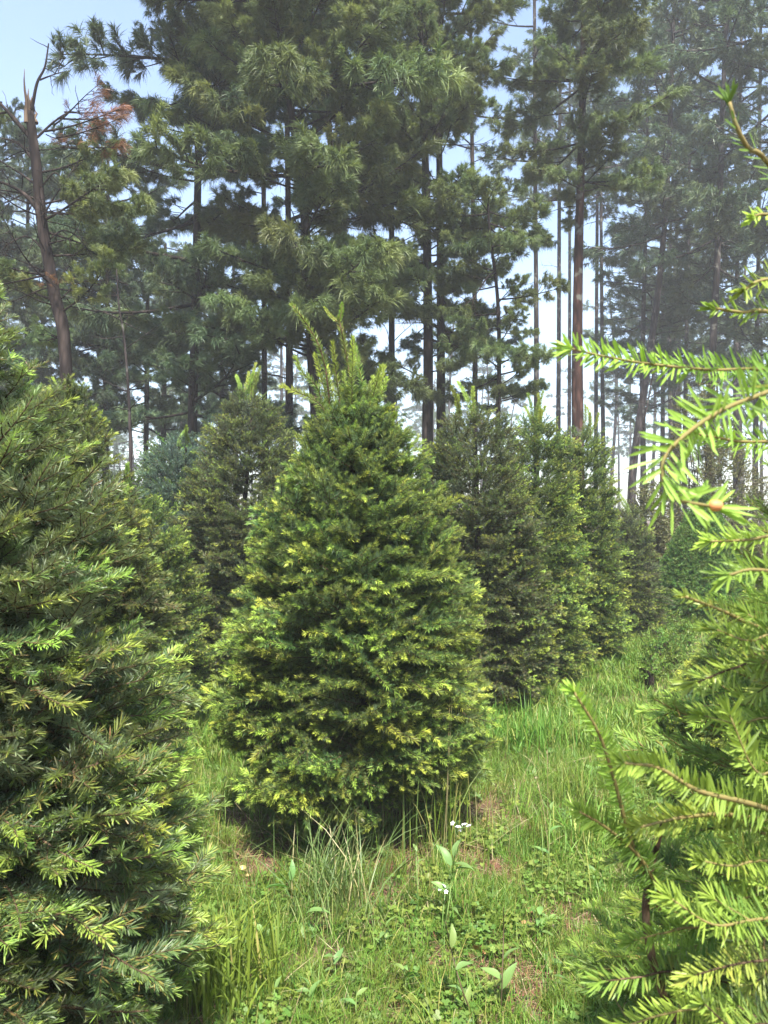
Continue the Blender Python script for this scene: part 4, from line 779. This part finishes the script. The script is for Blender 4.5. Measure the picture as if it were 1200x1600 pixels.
def stalk(label, pts, Y=None, head=False, group=None, mat='straw', w=.0013):
    b = ground_at(*pts[0]); Y = b[1]; root = thing('grass_stalk', label, 'grass stalk', b, group); P = smooth_path([at(px, py, Y) - b for px, py in pts], 18); P[0, 2] = -.01; P[:, 1] += .06 * np.linspace(0, 1, len(P)) ** 2
    B = MB(); tube(B, P, np.linspace(w, w * .6, len(P)), 5); obj('stem', B.mesh('stem', [M[mat]]), root)
    if head:
        r = np.random.default_rng(int(pts[0][0])); B = MB(); n = 26; pos, T = curve(P, r.uniform(.86, 1, n)); blades(B, pos, nrm(T + r.normal(0, .35, (n, 3))), .009, .003, r.normal(0, 1, (n, 3)), 0., r.uniform(0, .6, n), r.uniform(0, 1, n)); obj('seed_head', B.mesh('seed_head', [M['straw']]), root)
GS = 'tall grass stalks in front of the centre fir'
stalk('tall grass stalk with seed head rising in front of the centre fir', [(695, 1370), (700, 1230), (706, 1120), (708, 1065)], head=True, group=GS)
stalk('tall grass stalk with seed head rising in front of the centre fir', [(690, 1370), (698, 1250), (702, 1150), (705, 1075)], head=True, group=GS)
stalk('green stalk without seeds among the tall grass stalks', [(648, 1380), (652, 1260), (657, 1180), (661, 1135)], mat='stem_green')
rs = np.random.default_rng(8)
for j in range(16):
    px = rs.choice([rs.uniform(600, 760), rs.uniform(770, 860), rs.uniform(440, 520)]); py = rs.uniform(1330, 1390); h_ = rs.uniform(110, 240); lx = rs.normal(4, 22)
    stalk('slim grass stalk standing at the skirt of the centre fir', [(px, py), (px + lx * .15, py - h_ * .4), (px + lx * .5, py - h_ * .75), (px + lx, py - h_)], head=j % 2 == 0, group='slim stalks at the skirt of the centre fir', mat='stem_green' if j % 3 else 'straw')
stalk('pale stalk bending over beside the centre fir', [(777, 1275), (780, 1210), (779, 1165), (786, 1152), (793, 1150)], mat='stem_green')
stalk('straw coloured stalk leaning from the tuft towards the olive fir', [(465, 1350), (430, 1310), (390, 1285), (363, 1262)], head=False)
stalk('long arching straw stalk beside the centre fir skirt', [(462, 1345), (440, 1290), (405, 1235), (365, 1200)])
stalk('thin dry stalk crossing behind the white flowered weed', [(580, 1475), (610, 1420), (640, 1380), (690, 1320)])
stalk('yellow stalk leaning over the brown needle patch', [(735, 1350), (770, 1320), (800, 1300), (835, 1285)], head=True)
stalk('dry straw stalk lying across the near clover', [(600, 1512), (640, 1520), (680, 1538), (700, 1550)])

def mushroom(label, px, py, s):
    b = ground_at(px, py); root = thing('mushroom', label, 'mushroom', b); B = MB(); tube(B, np.array([[0, 0, -.005], [0, 0, .012], [.001, 0, .022]]) * s, np.array([.004, .003, .003]) * s, 8); obj('stem', B.mesh('stem', [M['straw']]), root)
    B = MB(); z = np.array([.019, .018, .0215, .026, .0285, .029]) * s; tube(B, np.stack([0 * z, 0 * z, z], -1) + np.array([[0, 0, 0]]), np.array([.004, .0155, .0150, .011, .005, .0008]) * s, 14); obj('cap', B.mesh('cap', [M['mush']]), root)
mushroom('larger yellow capped mushroom on the red needle patch', 379, 1378, 1.1); mushroom('smaller yellow capped mushroom on the red needle patch', 388, 1385, .7)
B = MB(); add_leaf(B, leaf_blade(.07, .035, .5, .5, 3), np.array([-.035, 0, .008]), (.3, 0, 0), 1); DLm = B.mesh('dry_leaf', [M['dryleaf']])
for i, (px, py) in enumerate([(775, 1432), (830, 1440), (700, 1520), (812, 1460), (760, 1300), (905, 1470), (745, 1500)]):
    b = ground_at(px, py); tag(obj('dry_leaf', DLm, None, b + np.array([0, 0, .004]), (r.normal(0, .2), r.normal(0, .2), r.uniform(0, 6)), float(r.uniform(.6, 1.1))), 'curled brown dead leaf on the bare ground', 'leaf', 'dead leaves on bare ground')

for i, (px, py, a, l) in enumerate([(690, 1470, .4, .22), (840, 1450, 2.2, .18), (620, 1440, 1.1, .2), (430, 1440, .2, .16), (790, 1560, 2.8, .2), (560, 1570, .9, .15)]):
    b = ground_at(px, py); B = MB(); q = np.linspace(-.5, .5, 9)[:, None]; tube(B, np.array([math.cos(a), math.sin(a), 0]) * q * l + np.array([0, 0, .012]) + np.random.default_rng(i).normal(0, .004, (9, 3)), np.linspace(.0045, .002, 9), 6)
    tag(obj('fallen_twig', B.mesh('fallen_twig', [M['bark_grey']]), None, b), 'short dead twig lying on the forest floor', 'twig', 'dead twigs on the forest floor')

# ------------------------------------------------------------------ mist
def haze():
    B = MB(); x0, x1, y0, y1, z0, z1 = -158, 158, -155, 162, -1.4, 40
    b = B.verts([(x, y, z) for z in (z0, z1) for x, y in ((x0, y0), (x1, y0), (x1, y1), (x0, y1))]); B.quads([[3, 2, 1, 0], [4, 5, 6, 7], [0, 1, 5, 4], [1, 2, 6, 5], [2, 3, 7, 6], [3, 0, 4, 7]])
    m, nt = new_mat('mist'); pv = N_(nt, 'ShaderNodeVolumePrincipled'); pv.inputs['Color'].default_value = (.93, .95, 1, 1); pv.inputs['Density'].default_value = HAZE_DENSITY; pv.inputs['Anisotropy'].default_value = 0.0
    o = N_(nt, 'ShaderNodeOutputMaterial'); lk(nt, pv.outputs[0], o.inputs['Volume']); obj('haze', B.mesh('haze', [m], False), kind='stuff')
haze()
